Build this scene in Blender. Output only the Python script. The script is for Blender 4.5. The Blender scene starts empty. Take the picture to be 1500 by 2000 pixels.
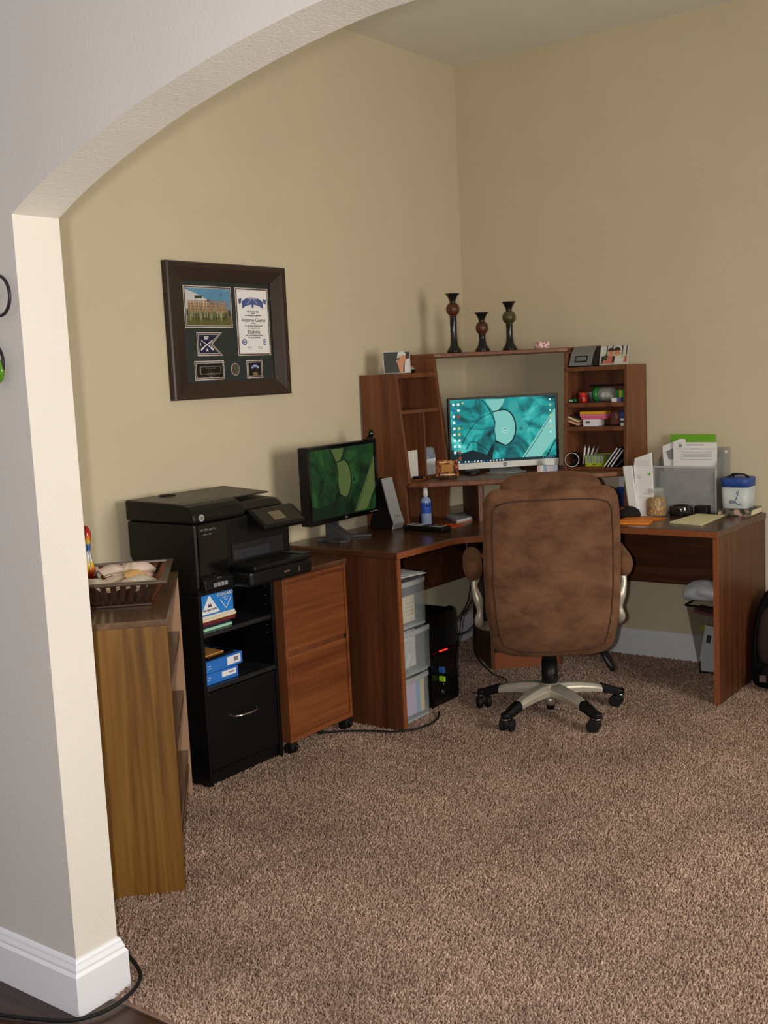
import bpy, math, random
import numpy as np
from mathutils import Vector, Matrix

random.seed(11)
SC = bpy.context.scene
COL = SC.collection
PI = math.pi


def lin(c):
    out = []
    for v in c[:3]:
        v = v / 255.0
        out.append(v / 12.92 if v <= 0.04045 else ((v + 0.055) / 1.055) ** 2.4)
    return (out[0], out[1], out[2], 1.0)


# ---------------------------------------------------------------- materials
def new_mat(name):
    m = bpy.data.materials.new(name)
    m.use_nodes = True
    nt = m.node_tree
    return m, nt, nt.nodes['Principled BSDF']


def mat(name, rgb, rough=0.5, metal=0.0, spec=0.5, var=0.0, scale=20.0, bump=0.0, bscale=200.0,
        emit=None, estr=0.0, trans=0.0, alpha=1.0, ior=1.45, sheen=0.0, coat=0.0):
    m, nt, b = new_mat(name)
    c = lin(rgb)
    b.inputs['Base Color'].default_value = c
    b.inputs['Roughness'].default_value = rough
    b.inputs['Metallic'].default_value = metal
    b.inputs['Specular IOR Level'].default_value = spec
    b.inputs['IOR'].default_value = ior
    b.inputs['Transmission Weight'].default_value = trans
    b.inputs['Alpha'].default_value = alpha
    b.inputs['Sheen Weight'].default_value = sheen
    b.inputs['Coat Weight'].default_value = coat
    if emit is not None:
        b.inputs['Emission Color'].default_value = lin(emit)
        b.inputs['Emission Strength'].default_value = estr
    tc = nt.nodes.new('ShaderNodeTexCoord')
    if var > 0:
        n = nt.nodes.new('ShaderNodeTexNoise')
        n.inputs['Scale'].default_value = scale
        n.inputs['Detail'].default_value = 4
        r = nt.nodes.new('ShaderNodeMapRange')
        r.inputs['From Min'].default_value = 0.3
        r.inputs['From Max'].default_value = 0.7
        r.inputs['To Min'].default_value = 1 - var
        r.inputs['To Max'].default_value = 1 + var
        mx = nt.nodes.new('ShaderNodeVectorMath')
        mx.operation = 'SCALE'
        mx.inputs[0].default_value = c[:3]
        nt.links.new(tc.outputs['Object'], n.inputs['Vector'])
        nt.links.new(n.outputs['Fac'], r.inputs['Value'])
        nt.links.new(r.outputs['Result'], mx.inputs['Scale'])
        nt.links.new(mx.outputs['Vector'], b.inputs['Base Color'])
    if bump > 0:
        n2 = nt.nodes.new('ShaderNodeTexNoise')
        n2.inputs['Scale'].default_value = bscale
        n2.inputs['Detail'].default_value = 3
        bp = nt.nodes.new('ShaderNodeBump')
        bp.inputs['Strength'].default_value = bump
        bp.inputs['Distance'].default_value = 0.004
        nt.links.new(tc.outputs['Object'], n2.inputs['Vector'])
        nt.links.new(n2.outputs['Fac'], bp.inputs['Height'])
        nt.links.new(bp.outputs['Normal'], b.inputs['Normal'])
    return m


def ramp(nt, stops):
    r = nt.nodes.new('ShaderNodeValToRGB')
    els = r.color_ramp.elements
    while len(els) > 1:
        els.remove(els[-1])
    els[0].position = stops[0][0]
    els[0].color = lin(stops[0][1])
    for p, c in stops[1:]:
        e = els.new(p)
        e.color = lin(c)
    return r


def wood(name, dark, midc, light, axis='z', rough=0.42, scale=1.0, coat=0.0, knots=0.0, spec=0.4):
    """laminate wood: streaks stretched along one axis of the object"""
    m, nt, b = new_mat(name)
    tc = nt.nodes.new('ShaderNodeTexCoord')
    mp = nt.nodes.new('ShaderNodeMapping')
    lo, hi = 1.3 * scale, 26.0 * scale
    mp.inputs['Scale'].default_value = {'x': (lo, hi, hi), 'y': (hi, lo, hi), 'z': (hi, hi, lo)}[axis]
    n1 = nt.nodes.new('ShaderNodeTexNoise')
    n1.inputs['Scale'].default_value = 1.0
    n1.inputs['Detail'].default_value = 6
    n1.inputs['Roughness'].default_value = 0.6
    n1.inputs['Distortion'].default_value = 0.4 + knots
    mp2 = nt.nodes.new('ShaderNodeMapping')
    lo2, hi2 = 5 * scale, 170 * scale
    mp2.inputs['Scale'].default_value = {'x': (lo2, hi2, hi2), 'y': (hi2, lo2, hi2), 'z': (hi2, hi2, lo2)}[axis]
    n2 = nt.nodes.new('ShaderNodeTexNoise')
    n2.inputs['Scale'].default_value = 1.0
    n2.inputs['Detail'].default_value = 3
    mixn = nt.nodes.new('ShaderNodeMath')
    mixn.operation = 'MULTIPLY_ADD'
    mixn.inputs[1].default_value = 0.35
    nt.links.new(tc.outputs['Object'], mp.inputs['Vector'])
    nt.links.new(tc.outputs['Object'], mp2.inputs['Vector'])
    nt.links.new(mp.outputs['Vector'], n1.inputs['Vector'])
    nt.links.new(mp2.outputs['Vector'], n2.inputs['Vector'])
    nt.links.new(n2.outputs['Fac'], mixn.inputs[0])
    sub = nt.nodes.new('ShaderNodeMath')
    sub.operation = 'ADD'
    sub.inputs[1].default_value = -0.175
    nt.links.new(n1.outputs['Fac'], sub.inputs[0])
    nt.links.new(sub.outputs[0], mixn.inputs[2])
    r = ramp(nt, [(0.28, dark), (0.5, midc), (0.72, light)])
    nt.links.new(mixn.outputs[0], r.inputs['Fac'])
    nt.links.new(r.outputs['Color'], b.inputs['Base Color'])
    b.inputs['Roughness'].default_value = rough
    b.inputs['Specular IOR Level'].default_value = spec
    b.inputs['Coat Weight'].default_value = coat
    b.inputs['Coat Roughness'].default_value = 0.25
    return m


def wall_mat(name, rgb, bump=0.25):
    return mat(name, rgb, rough=0.75, spec=0.25, var=0.025, scale=3.0, bump=bump, bscale=140.0)


def emis(name, rgb, s=1.0):
    m, nt, b = new_mat(name)
    b.inputs['Base Color'].default_value = (0.01, 0.01, 0.01, 1)
    b.inputs['Roughness'].default_value = 0.45
    b.inputs['Specular IOR Level'].default_value = 0.08
    b.inputs['Emission Color'].default_value = lin(rgb)
    b.inputs['Emission Strength'].default_value = s
    return m


# ---------------------------------------------------------------- mesh builder
def trs(o):
    return Matrix.LocRotScale(o.location, o.rotation_euler, o.scale)


def world_of(o):
    m = trs(o)
    p = o.parent
    while p is not None:
        m = trs(p) @ m
        p = p.parent
    return m


def link(o, parent=None):
    COL.objects.link(o)
    if parent is not None:
        o.parent = parent
    return o


def tag(o, label, cat, group=None, kind=None):
    o['label'] = label
    o['category'] = cat
    if group:
        o['group'] = group
    if kind:
        o['kind'] = kind
    return o


def thing(name, label, cat, loc=(0, 0, 0), rz=0.0, group=None):
    o = bpy.data.objects.new(name, None)
    o.empty_display_size = 0.05
    COL.objects.link(o)
    o.location = loc
    o.rotation_euler = (0, 0, rz)
    return tag(o, label, cat, group)


class MB:
    """collects shapes, then links them as ONE mesh object"""

    def __init__(s):
        s.v, s.f, s.m, s.sm = [], [], [], []

    def add(s, verts, faces, mi=0, smooth=False, M=None):
        k = len(s.v)
        for p in verts:
            p = Vector(p)
            s.v.append(tuple(M @ p) if M is not None else tuple(p))
        for f in faces:
            s.f.append([k + i for i in f])
            s.m.append(mi)
            s.sm.append(smooth)
        return s

    def box(s, a, b, mi=0, M=None):
        x0, x1 = sorted((a[0], b[0])); y0, y1 = sorted((a[1], b[1])); z0, z1 = sorted((a[2], b[2]))
        v = [(x0, y0, z0), (x1, y0, z0), (x1, y1, z0), (x0, y1, z0), (x0, y0, z1), (x1, y0, z1), (x1, y1, z1), (x0, y1, z1)]
        f = [(0, 3, 2, 1), (4, 5, 6, 7), (0, 1, 5, 4), (1, 2, 6, 5), (2, 3, 7, 6), (3, 0, 4, 7)]
        return s.add(v, f, mi, False, M)

    def prism(s, pts, axis, lo, hi, mi=0, M=None, smooth=False):
        """polygon pts (2D) extruded along axis; pts are (y,z) for x, (x,z) for y, (x,y) for z"""
        def mk(p, t):
            return {'x': (t, p[0], p[1]), 'y': (p[0], t, p[1]), 'z': (p[0], p[1], t)}[axis]
        n = len(pts)
        v = [mk(p, lo) for p in pts] + [mk(p, hi) for p in pts]
        area = sum(pts[i][0] * pts[(i + 1) % n][1] - pts[(i + 1) % n][0] * pts[i][1] for i in range(n))
        ccw = area > 0
        if axis == 'y':
            ccw = not ccw
        top = list(range(n, 2 * n)); bot = list(range(n))[::-1]
        if not ccw:
            top = top[::-1]; bot = bot[::-1]
        s.add(v, [top, bot], mi, False, M)
        k = len(s.v) - 2 * n
        for i in range(n):
            j = (i + 1) % n
            q = [k + i, k + j, k + n + j, k + n + i]
            if not ccw:
                q = q[::-1]
            s.f.append(q); s.m.append(mi); s.sm.append(smooth)
        return s

    def loft(s, rings, mi=0, smooth=True, caps=True, M=None):
        n = len(rings[0])
        v = [p for r in rings for p in r]
        f = []
        for i in range(len(rings) - 1):
            for j in range(n):
                a = i * n + j; b = i * n + (j + 1) % n
                f.append((a, b, b + n, a + n))
        s.add(v, f, mi, smooth, M)
        if caps:
            k = len(s.v) - len(v)
            s.f.append([k + j for j in range(n)][::-1]); s.m.append(mi); s.sm.append(False)
            k2 = k + (len(rings) - 1) * n
            s.f.append([k2 + j for j in range(n)]); s.m.append(mi); s.sm.append(False)
        return s

    def lathe(s, prof, c=(0, 0, 0), n=24, mi=0, M=None, smooth=True, sx=1.0, sy=1.0, caps=True):
        rings = []
        for r, z in prof:
            rings.append([(c[0] + sx * r * math.cos(2 * PI * k / n), c[1] + sy * r * math.sin(2 * PI * k / n), c[2] + z) for k in range(n)])
        return s.loft(rings, mi, smooth, caps, M)

    def cyl(s, c, r, h, n=20, mi=0, M=None, axis='z'):
        R = {'z': Matrix.Identity(4), 'x': Matrix.Rotation(PI / 2, 4, 'Y'), 'y': Matrix.Rotation(-PI / 2, 4, 'X')}[axis]
        T = Matrix.Translation(c) @ R
        if M is not None:
            T = M @ T
        return s.lathe([(r, 0), (r, h)], (0, 0, 0), n, mi, T)

    def tube(s, path, r, n=8, mi=0, M=None, flat=1.0):
        P = [Vector(p) for p in path]
        rr = r if isinstance(r, (list, tuple)) else [r] * len(P)
        t0 = (P[1] - P[0]).normalized()
        up = Vector((0, 0, 1)) if abs(t0.z) < 0.9 else Vector((1, 0, 0))
        a = t0.cross(up).normalized()
        rings = []
        for i, p in enumerate(P):
            if i == 0:
                t = t0
            elif i == len(P) - 1:
                t = (P[i] - P[i - 1]).normalized()
            else:
                t = (P[i + 1] - P[i - 1]).normalized()
            a = (a - t * a.dot(t)).normalized()
            b = t.cross(a)
            rings.append([p + rr[i] * (math.cos(2 * PI * k / n) * a + flat * math.sin(2 * PI * k / n) * b) for k in range(n)])
        return s.loft(rings, mi, True, True, M)

    def rbox(s, c, size, r, mi=0, n=6, M=None):
        """box with rounded edges of radius r"""
        h = [x / 2 for x in size]
        inner = [max(x - r, 1e-5) for x in h]
        verts, faces, idx = [], [], {}
        def vid(p):
            key = tuple(round(x, 6) for x in p)
            if key not in idx:
                q = Vector([max(-inner[i], min(inner[i], p[i] * h[i])) for i in range(3)])
                d = Vector([p[i] * h[i] for i in range(3)]) - q
                if d.length > 1e-9:
                    q = q + d.normalized() * r
                idx[key] = len(verts)
                verts.append((c[0] + q.x, c[1] + q.y, c[2] + q.z))
            return idx[key]
        def ticks(i):
            k = inner[i] / h[i]
            return [-1 + (1 - k) * t / n for t in range(n)] + [-k + 2 * k * t / 2 for t in range(2)] + [k + (1 - k) * t / n for t in range(n + 1)]
        T = [ticks(i) for i in range(3)]
        for ax in range(3):
            u, w = [(1, 2), (2, 0), (0, 1)][ax]
            for sg in (-1, 1):
                for i in range(len(T[u]) - 1):
                    for j in range(len(T[w]) - 1):
                        q = []
                        for (a, b) in ((T[u][i], T[w][j]), (T[u][i + 1], T[w][j]), (T[u][i + 1], T[w][j + 1]), (T[u][i], T[w][j + 1])):
                            p = [0, 0, 0]; p[ax] = sg; p[u] = a; p[w] = b
                            q.append(vid(p))
                        if sg < 0:
                            q = q[::-1]
                        if len(set(q)) > 2:
                            faces.append(q)
        return s.add(verts, faces, mi, True, M)

    def text(s, txt, size, M, mi=0, depth=0.0, align='CENTER', shear=0.0, bold=0.0, sx=1.0):
        cu = bpy.data.curves.new('lettering', 'FONT')
        cu.body = txt
        cu.size = size
        cu.align_x = align
        cu.align_y = 'CENTER'
        cu.extrude = depth
        cu.shear = shear
        cu.offset = bold
        o = bpy.data.objects.new('lettering', cu)
        COL.objects.link(o)
        dg = bpy.context.evaluated_depsgraph_get()
        me = bpy.data.meshes.new_from_object(o.evaluated_get(dg))
        vs = [(v.co.x * sx, v.co.y, v.co.z) for v in me.vertices]
        fs = [list(p.vertices) for p in me.polygons]
        s.add(vs, fs, mi, False, M)
        bpy.data.meshes.remove(me)
        bpy.data.objects.remove(o)
        bpy.data.curves.remove(cu)
        return s

    def build(s, name, mats, parent=None, loc=None, rz=0.0, bevel=0.0, local=False, seg=2, subd=0, kind=None, ang=40):
        if not isinstance(mats, (list, tuple)):
            mats = [mats]
        me = bpy.data.meshes.new(name)
        o = bpy.data.objects.new(name, me)
        if parent is None and loc is not None:
            o.location = loc
            o.rotation_euler = (0, 0, rz)
        link(o, parent)
        vs = s.v
        if not local:
            Mi = world_of(o).inverted()
            vs = [tuple(Mi @ Vector(p)) for p in vs]
        me.from_pydata(vs, [], s.f)
        for m in mats:
            me.materials.append(m)
        me.polygons.foreach_set('material_index', s.m)
        me.polygons.foreach_set('use_smooth', s.sm)
        me.update()
        if bevel > 0:
            md = o.modifiers.new('Bevel', 'BEVEL')
            md.width = bevel
            md.segments = seg
            md.limit_method = 'ANGLE'
            md.angle_limit = math.radians(ang)
        if subd:
            md = o.modifiers.new('Subd', 'SUBSURF')
            md.levels = subd
            md.render_levels = subd
        if kind:
            o['kind'] = kind
        return o


def frame_M(o, x, y):
    """matrix whose local X, Y axes are the given world vectors (z = x cross y), origin o"""
    x = Vector(x).normalized(); y = Vector(y).normalized(); z = x.cross(y)
    return Matrix(((x.x, y.x, z.x, o[0]), (x.y, y.y, z.y, o[1]), (x.z, y.z, z.z, o[2]), (0, 0, 0, 1)))


def circ(r, n, cx=0.0, cy=0.0, a0=0.0, a1=2 * PI, sx=1.0, sy=1.0):
    full = abs(a1 - a0 - 2 * PI) < 1e-6
    m = n if full else n - 1
    return [(cx + sx * r * math.cos(a0 + (a1 - a0) * k / m), cy + sy * r * math.sin(a0 + (a1 - a0) * k / m)) for k in range(n)]


def flat(mb, pts, M, mi=0, z=0.0):
    """a flat polygon face in the plane of M"""
    mb.add([(p[0], p[1], z) for p in pts], [list(range(len(pts)))], mi, False, M)


def rect(x0, y0, x1, y1):
    return [(x0, y0), (x1, y0), (x1, y1), (x0, y1)]


def smooth_path(pts, n=6):
    """Catmull-Rom through points"""
    P = [Vector(p) for p in pts]
    P = [P[0] * 2 - P[1]] + P + [P[-1] * 2 - P[-2]]
    out = []
    for i in range(1, len(P) - 2):
        for k in range(n):
            t = k / n
            a, b, c, d = P[i - 1], P[i], P[i + 1], P[i + 2]
            out.append(0.5 * ((2 * b) + (c - a) * t + (2 * a - 5 * b + 4 * c - d) * t * t + (3 * b - a - 3 * c + d) * t ** 3))
    out.append(P[-2])
    return out

# ================================================================ ROOM
M_wall = wall_mat('beige_wall_paint', (202, 190, 165))
M_foyer = wall_mat('beige_wall_cool_lit', (196, 191, 187))  # same beige wall, with the cool foyer light mixed into its colour
M_reveal = wall_mat('beige_wall_bright_lit', (214, 208, 200), 0.3)  # same beige wall, lightened in colour for window light on the reveal
M_ceil = wall_mat('ceiling_paint', (226, 224, 213))
M_trim = mat('white_trim_paint', (222, 224, 232), rough=0.38, var=0.015, scale=6)
M_dark = mat('dark_gap', (14, 12, 11), rough=0.8)

XR = 3.9          # right wall
struct = dict(kind='structure')


def st(mb, name, mats, **k):
    return mb.build(name, mats, kind='structure', **k)


# carpet backing
mc, nt, b = new_mat('carpet_backing')
b.inputs['Base Color'].default_value = lin((136, 110, 96))
b.inputs['Roughness'].default_value = 0.95
st(MB().box((-0.1, -3.492, -0.05), (XR + 0.1, 0.1, -0.004)), 'floor', mc)

# dark plank floor of the foyer
mw, nt, b = new_mat('dark_plank_floor')
tc = nt.nodes.new('ShaderNodeTexCoord')
mp = nt.nodes.new('ShaderNodeMapping')
br = nt.nodes.new('ShaderNodeTexBrick')
br.inputs['Scale'].default_value = 1.0
br.inputs['Brick Width'].default_value = 1.1
br.inputs['Row Height'].default_value = 0.125
br.inputs['Mortar Size'].default_value = 0.002
br.inputs['Color1'].default_value = lin((70, 44, 28))
br.inputs['Color2'].default_value = lin((50, 31, 20))
br.inputs['Mortar'].default_value = lin((18, 11, 8))
nz = nt.nodes.new('ShaderNodeTexNoise')
nz.inputs['Scale'].default_value = 1.0
nz.inputs['Detail'].default_value = 5
mp.inputs['Scale'].default_value = (4, 70, 1)
mixc = nt.nodes.new('ShaderNodeMix')
mixc.data_type = 'RGBA'
mixc.blend_type = 'MULTIPLY'
mixc.inputs[0].default_value = 0.6
nt.links.new(tc.outputs['Object'], br.inputs['Vector'])
nt.links.new(tc.outputs['Object'], mp.inputs['Vector'])
nt.links.new(mp.outputs['Vector'], nz.inputs['Vector'])
rr = ramp(nt, [(0.3, (120, 120, 120)), (0.7, (255, 255, 255))])
nt.links.new(nz.outputs['Fac'], rr.inputs['Fac'])
nt.links.new(br.outputs['Color'], mixc.inputs[6])
nt.links.new(rr.outputs['Color'], mixc.inputs[7])
nt.links.new(mixc.outputs[2], b.inputs['Base Color'])
b.inputs['Roughness'].default_value = 0.35
st(MB().box((-1.6, -8.0, -0.05), (6.0, -3.492, -0.002)), 'floor_foyer', mw)

st(MB().box((-0.12, -3.57, -0.05), (0, 0.12, 3.0)), 'wall_left', M_wall)
st(MB().box((0.0, 0.0, -0.05), (XR + 0.12, 0.12, 3.0)), 'wall_back', M_wall)
st(MB().box((-0.12, -3.57, 3.0), (XR + 0.12, 0.12, 3.08)), 'ceiling', M_ceil)
# right wall with the window opening that lights the room
WY0, WY1, WZ0, WZ1 = -2.75, -1.35, 0.75, 2.15
w = MB()
w.box((XR, -3.57, -0.05), (XR + 0.12, WY0, 3.0))
w.box((XR, WY1, -0.05), (XR + 0.12, 0.0, 3.0))
w.box((XR, WY0, -0.05), (XR + 0.12, WY1, WZ0))
w.box((XR, WY0, WZ1), (XR + 0.12, WY1, 3.0))
st(w, 'wall_right', M_wall)
w = MB()
for (a, c) in (((WY0, WZ0), (WY0 + .05, WZ1)), ((WY1 - .05, WZ0), (WY1, WZ1)), ((WY0 + .05, WZ0), (WY1 - .05, WZ0 + .05)),
               ((WY0 + .05, WZ1 - .05), (WY1 - .05, WZ1)), ((WY0 + .05, 1.43), (WY1 - .05, 1.47))):
    w.box((XR + 0.05, a[0], a[1]), (XR + 0.09, c[0], c[1]))
win = st(w, 'window_1', M_trim)
M_glass_thin = mat('window_glass', (235, 240, 245), rough=0.05, alpha=0.06)
MB().box((XR + 0.066, WY0 + .05, WZ0 + .05), (XR + 0.07, WY1 - .05, WZ1 - .05)).build('window_pane', M_glass_thin, win)

# wall with the arched opening
AX0, AX1, ZS = 1.122, 3.178, 1.826
half = [(1.122, 1.826), (1.19, 1.860), (1.263, 1.891), (1.35, 1.923), (1.43, 1.949), (1.55, 1.984), (1.71, 2.020), (1.85, 2.045), (2.0, 2.064), (2.15, 2.071)]
hs = [(p.x, p.y) for p in smooth_path([(a, c, 0) for a, c in half], 5)]
arch = hs + [(4.30 - x, z) for x, z in hs[::-1][1:]]
outline = [(-1.6, -0.05), (AX0, -0.05)] + arch + [(AX1, -0.05), (6.0, -0.05), (6.0, 3.3), (-1.6, 3.3)]
YF0, YF1 = -3.572, -3.45
w = MB()
n = len(outline)
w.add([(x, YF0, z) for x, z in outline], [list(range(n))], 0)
w.add([(x, YF1, z) for x, z in outline], [list(range(n))[::-1]], 1)
for i in range(n):
    j = (i + 1) % n
    a, c = outline[i], outline[j]
    soft = 2 <= i < n - 5
    w.add([(a[0], YF0, a[1]), (a[0], YF1, a[1]), (c[0], YF1, c[1]), (c[0], YF0, c[1])], [(0, 1, 2, 3)], 2, soft)
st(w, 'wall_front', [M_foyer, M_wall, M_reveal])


# baseboards: a moulded profile (offset from wall, height) swept along a floor path
BPROF = [(0, 0), (0.017, 0), (0.017, 0.098), (0.012, 0.106), (0.012, 0.112), (0.008, 0.122), (0.007, 0.127), (0.004, 0.133), (0, 0.135)]


def baseboard(name, path, prof=BPROF):
    """path: points along the wall, room on the right-hand side of travel"""
    P = [Vector((p[0], p[1])) for p in path]
    rings = []
    for i, p in enumerate(P):
        ds = []
        if i > 0:
            ds.append((P[i] - P[i - 1]).normalized())
        if i < len(P) - 1:
            ds.append((P[i + 1] - P[i]).normalized())
        ns = [Vector((d.y, -d.x)) for d in ds]
        m = ns[0] if len(ns) == 1 else (ns[0] + ns[1]) / (1 + ns[0].dot(ns[1]))
        rings.append([(p.x + m.x * o, p.y + m.y * o, z - 0.004) for o, z in prof])
    return st(MB().loft(rings, 0, False), name, M_trim)


baseboard('baseboard_back', [(0.018, 0), (XR, 0)])
baseboard('baseboard_left', [(0, -3.432), (0, 0)])
baseboard('baseboard_front', [(0.0, YF1), (AX0, YF1), (AX0, YF0), (-1.6, YF0)][::-1][::-1] if False else [(-1.6, YF0), (AX0, YF0), (AX0, YF1), (0.018, YF1)])
baseboard('baseboard_right', [(XR, -0.018), (XR, -3.43)])

# ---------------------------------------------------------------- carpet pile
rng = np.random.default_rng(5)
sp = 0.0064
gx = np.arange(0.0, 3.45, sp); gy = np.arange(-3.475, -0.02, sp)
X, Y = np.meshgrid(gx, gy)
X = X.ravel() + rng.uniform(-.5, .5, X.size) * sp
Y = Y.ravel() + rng.uniform(-.5, .5, Y.size) * sp
N = X.size
th = rng.uniform(0, 2 * np.pi, N)
r0 = rng.uniform(0.0027, 0.0040, N)
h = rng.uniform(0.011, 0.0155, N)
la = rng.uniform(0, 2 * np.pi, N)
lean = rng.uniform(0.003, 0.013, N)
V = np.zeros((N, 7, 3))
for k in range(3):
    a = th + k * 2 * np.pi / 3
    V[:, k, 0] = X + r0 * np.cos(a); V[:, k, 1] = Y + r0 * np.sin(a); V[:, k, 2] = -0.006
    a2 = a + 0.6
    V[:, 3 + k, 0] = X + 0.35 * lean * np.cos(la) + r0 * 1.0 * np.cos(a2)
    V[:, 3 + k, 1] = Y + 0.35 * lean * np.sin(la) + r0 * 1.0 * np.sin(a2)
    V[:, 3 + k, 2] = -0.006 + 0.6 * h
V[:, 6, 0] = X + lean * np.cos(la); V[:, 6, 1] = Y + lean * np.sin(la); V[:, 6, 2] = -0.006 + h
F = np.array([[0, 1, 4, 3], [1, 2, 5, 4], [2, 0, 3, 5]])
T = np.array([[3, 4, 6], [4, 5, 6], [5, 3, 6]])
base = (np.arange(N) * 7)[:, None, None]
loops = np.concatenate([(F[None] + base).reshape(N, -1), (T[None] + base).reshape(N, -1)], 1).ravel()
counts = np.tile(np.array([4, 4, 4, 3, 3, 3]), N)
starts = np.concatenate([[0], np.cumsum(counts)[:-1]])
me = bpy.data.meshes.new('carpet_pile')
me.vertices.add(N * 7); me.vertices.foreach_set('co', V.ravel())
me.loops.add(len(loops)); me.loops.foreach_set('vertex_index', loops.astype(np.int32))
me.polygons.add(len(counts)); me.polygons.foreach_set('loop_start', starts.astype(np.int32))
me.polygons.foreach_set('use_smooth', np.ones(len(counts), dtype=bool))
me.update(calc_edges=True)
mp_, nt, b = new_mat('carpet_yarn')
geo = nt.nodes.new('ShaderNodeNewGeometry')
rr = ramp(nt, [(0.0, (136, 110, 96)), (0.22, (154, 128, 113)), (0.5, (168, 142, 126)), (0.8, (180, 154, 138)), (1.0, (198, 173, 157))])
nt.links.new(geo.outputs['Random Per Island'], rr.inputs['Fac'])
tc = nt.nodes.new('ShaderNodeTexCoord')
nz = nt.nodes.new('ShaderNodeTexNoise')
nz.inputs['Scale'].default_value = 3.0
nz.inputs['Detail'].default_value = 3
mr = nt.nodes.new('ShaderNodeMapRange')
mr.inputs['From Min'].default_value = .3; mr.inputs['From Max'].default_value = .7
mr.inputs['To Min'].default_value = .80; mr.inputs['To Max'].default_value = 1.12
vm = nt.nodes.new('ShaderNodeVectorMath'); vm.operation = 'SCALE'
nt.links.new(tc.outputs['Object'], nz.inputs['Vector'])
nt.links.new(nz.outputs['Fac'], mr.inputs['Value'])
nt.links.new(rr.outputs['Color'], vm.inputs[0])
nt.links.new(mr.outputs['Result'], vm.inputs['Scale'])
nt.links.new(vm.outputs['Vector'], b.inputs['Base Color'])
b.inputs['Roughness'].default_value = 0.9
b.inputs['Specular IOR Level'].default_value = 0.15
me.materials.append(mp_)
pile = bpy.data.objects.new('carpet_pile', me)
COL.objects.link(pile)
tag(pile, 'brown and tan shaggy carpet pile covering the whole office floor', 'carpet', kind='stuff')

# ================================================================ CAMERA AND LIGHT
Rv = Vector((0.80443693, 0.59219085, -0.04681047))
Uv = Vector((-0.03610669, 0.12739782, 0.99119428))
Fv = Vector((-0.59293974, 0.79566311, -0.12386556))
CP = Vector((3.19677695, -5.07437794, 1.4509388))
cam = bpy.data.cameras.new('camera')
co = bpy.data.objects.new('camera', cam)
COL.objects.link(co)
co.matrix_world = Matrix(((Rv.x, Uv.x, -Fv.x, CP.x), (Rv.y, Uv.y, -Fv.y, CP.y), (Rv.z, Uv.z, -Fv.z, CP.z), (0, 0, 0, 1)))
cam.sensor_width = 36.0
cam.lens = 2170.685 / 2000.0 * 36.0
cam.clip_start = 0.05
SC.camera = co


def area(name, loc, direction, sx, sy, power, rgb):
    l = bpy.data.lights.new(name, 'AREA')
    l.shape = 'RECTANGLE'
    l.size = sx; l.size_y = sy
    l.energy = power
    l.color = lin(rgb)[:3]
    o = bpy.data.objects.new(name, l)
    o.location = loc
    o.rotation_euler = Vector(direction).to_track_quat('-Z', 'Z').to_euler()
    COL.objects.link(o)
    return o


area('window_daylight', (XR + 0.35, (WY0 + WY1) / 2, 1.45), (-1, -0.30, -0.28), 1.3, 1.3, 95, (255, 248, 234))
area('camera_flash', CP - Rv * 0.075 + Uv * 0.01 + Fv * 0.02, Fv, 0.045, 0.03, 46, (255, 248, 238))

wd = bpy.data.worlds.new('world')
SC.world = wd
wd.use_nodes = True
bg = wd.node_tree.nodes['Background']
bg.inputs['Color'].default_value = lin((238, 234, 234))
bg.inputs['Strength'].default_value = 0.55

SC.view_settings.view_transform = 'Standard'
SC.view_settings.look = 'None'
SC.view_settings.gamma = 1.0
SC.view_settings.exposure = 0.0
SC.view_settings.use_curve_mapping = False
SC.cycles.max_bounces = 6
SC.cycles.transparent_max_bounces = 12
SC.cycles.use_denoising = True

# ================================================================ FURNITURE
W_desk_z = wood('walnut_laminate_upright', (60, 31, 18), (83, 46, 27), (102, 60, 36), 'z')
W_desk_x = wood('walnut_laminate_along', (60, 31, 18), (83, 46, 27), (102, 60, 36), 'x')
W_top = wood('walnut_laminate_top', (58, 33, 22), (80, 49, 33), (98, 62, 42), 'x', rough=0.25, scale=.8, spec=.5)
W_edge = mat('walnut_edge_band', (128, 72, 40), rough=0.4, var=0.08, scale=40)
W_hutch = wood('hutch_laminate', (84, 47, 28), (110, 65, 40), (129, 80, 50), 'z', scale=.8)
W_hutch_in = wood('hutch_laminate_back', (76, 40, 24), (98, 55, 33), (114, 68, 42), 'z', scale=.8)
W_file = wood('cherry_laminate', (86, 42, 20), (116, 63, 31), (136, 79, 43), 'y', scale=.7)
W_file_z = wood('cherry_laminate_upright', (82, 44, 24), (106, 60, 34), (124, 74, 42), 'z')
W_oak = wood('golden_oak_laminate', (76, 47, 15), (112, 77, 29), (134, 97, 44), 'z', scale=.42, knots=2.0)
W_oak_top = wood('golden_oak_top', (82, 60, 44), (104, 80, 62), (120, 96, 76), 'x', rough=0.22, scale=.6, spec=.6)
W_oak_in = mat('oak_inside', (158, 124, 98), rough=0.5, var=0.06, scale=8)
M_black = mat('black_laminate', (13, 13, 15), rough=0.32, spec=.35)
M_plastic = mat('black_plastic', (16, 16, 18), rough=0.42, spec=.35)
M_gloss = mat('glossy_black_plastic', (9, 9, 10), rough=0.12)
M_metal = mat('brushed_silver', (205, 202, 196), rough=0.28, metal=1.0)
M_chrome = mat('chrome', (225, 225, 228), rough=0.12, metal=1.0)
M_grey = mat('grey_plastic', (132, 136, 142), rough=0.4)
M_dgrey = mat('dark_grey_plastic', (62, 64, 68), rough=0.45)
M_white = mat('white_paper', (228, 228, 232), rough=0.7)
M_cream = mat('cream_paper', (224, 214, 182), rough=0.7)
M_rubber = mat('black_rubber', (20, 20, 21), rough=0.6, spec=.3)
M_orange = mat('orange_paper', (238, 138, 28), rough=0.6)
M_blue = mat('blue_print', (42, 112, 200), rough=0.4)
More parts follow.
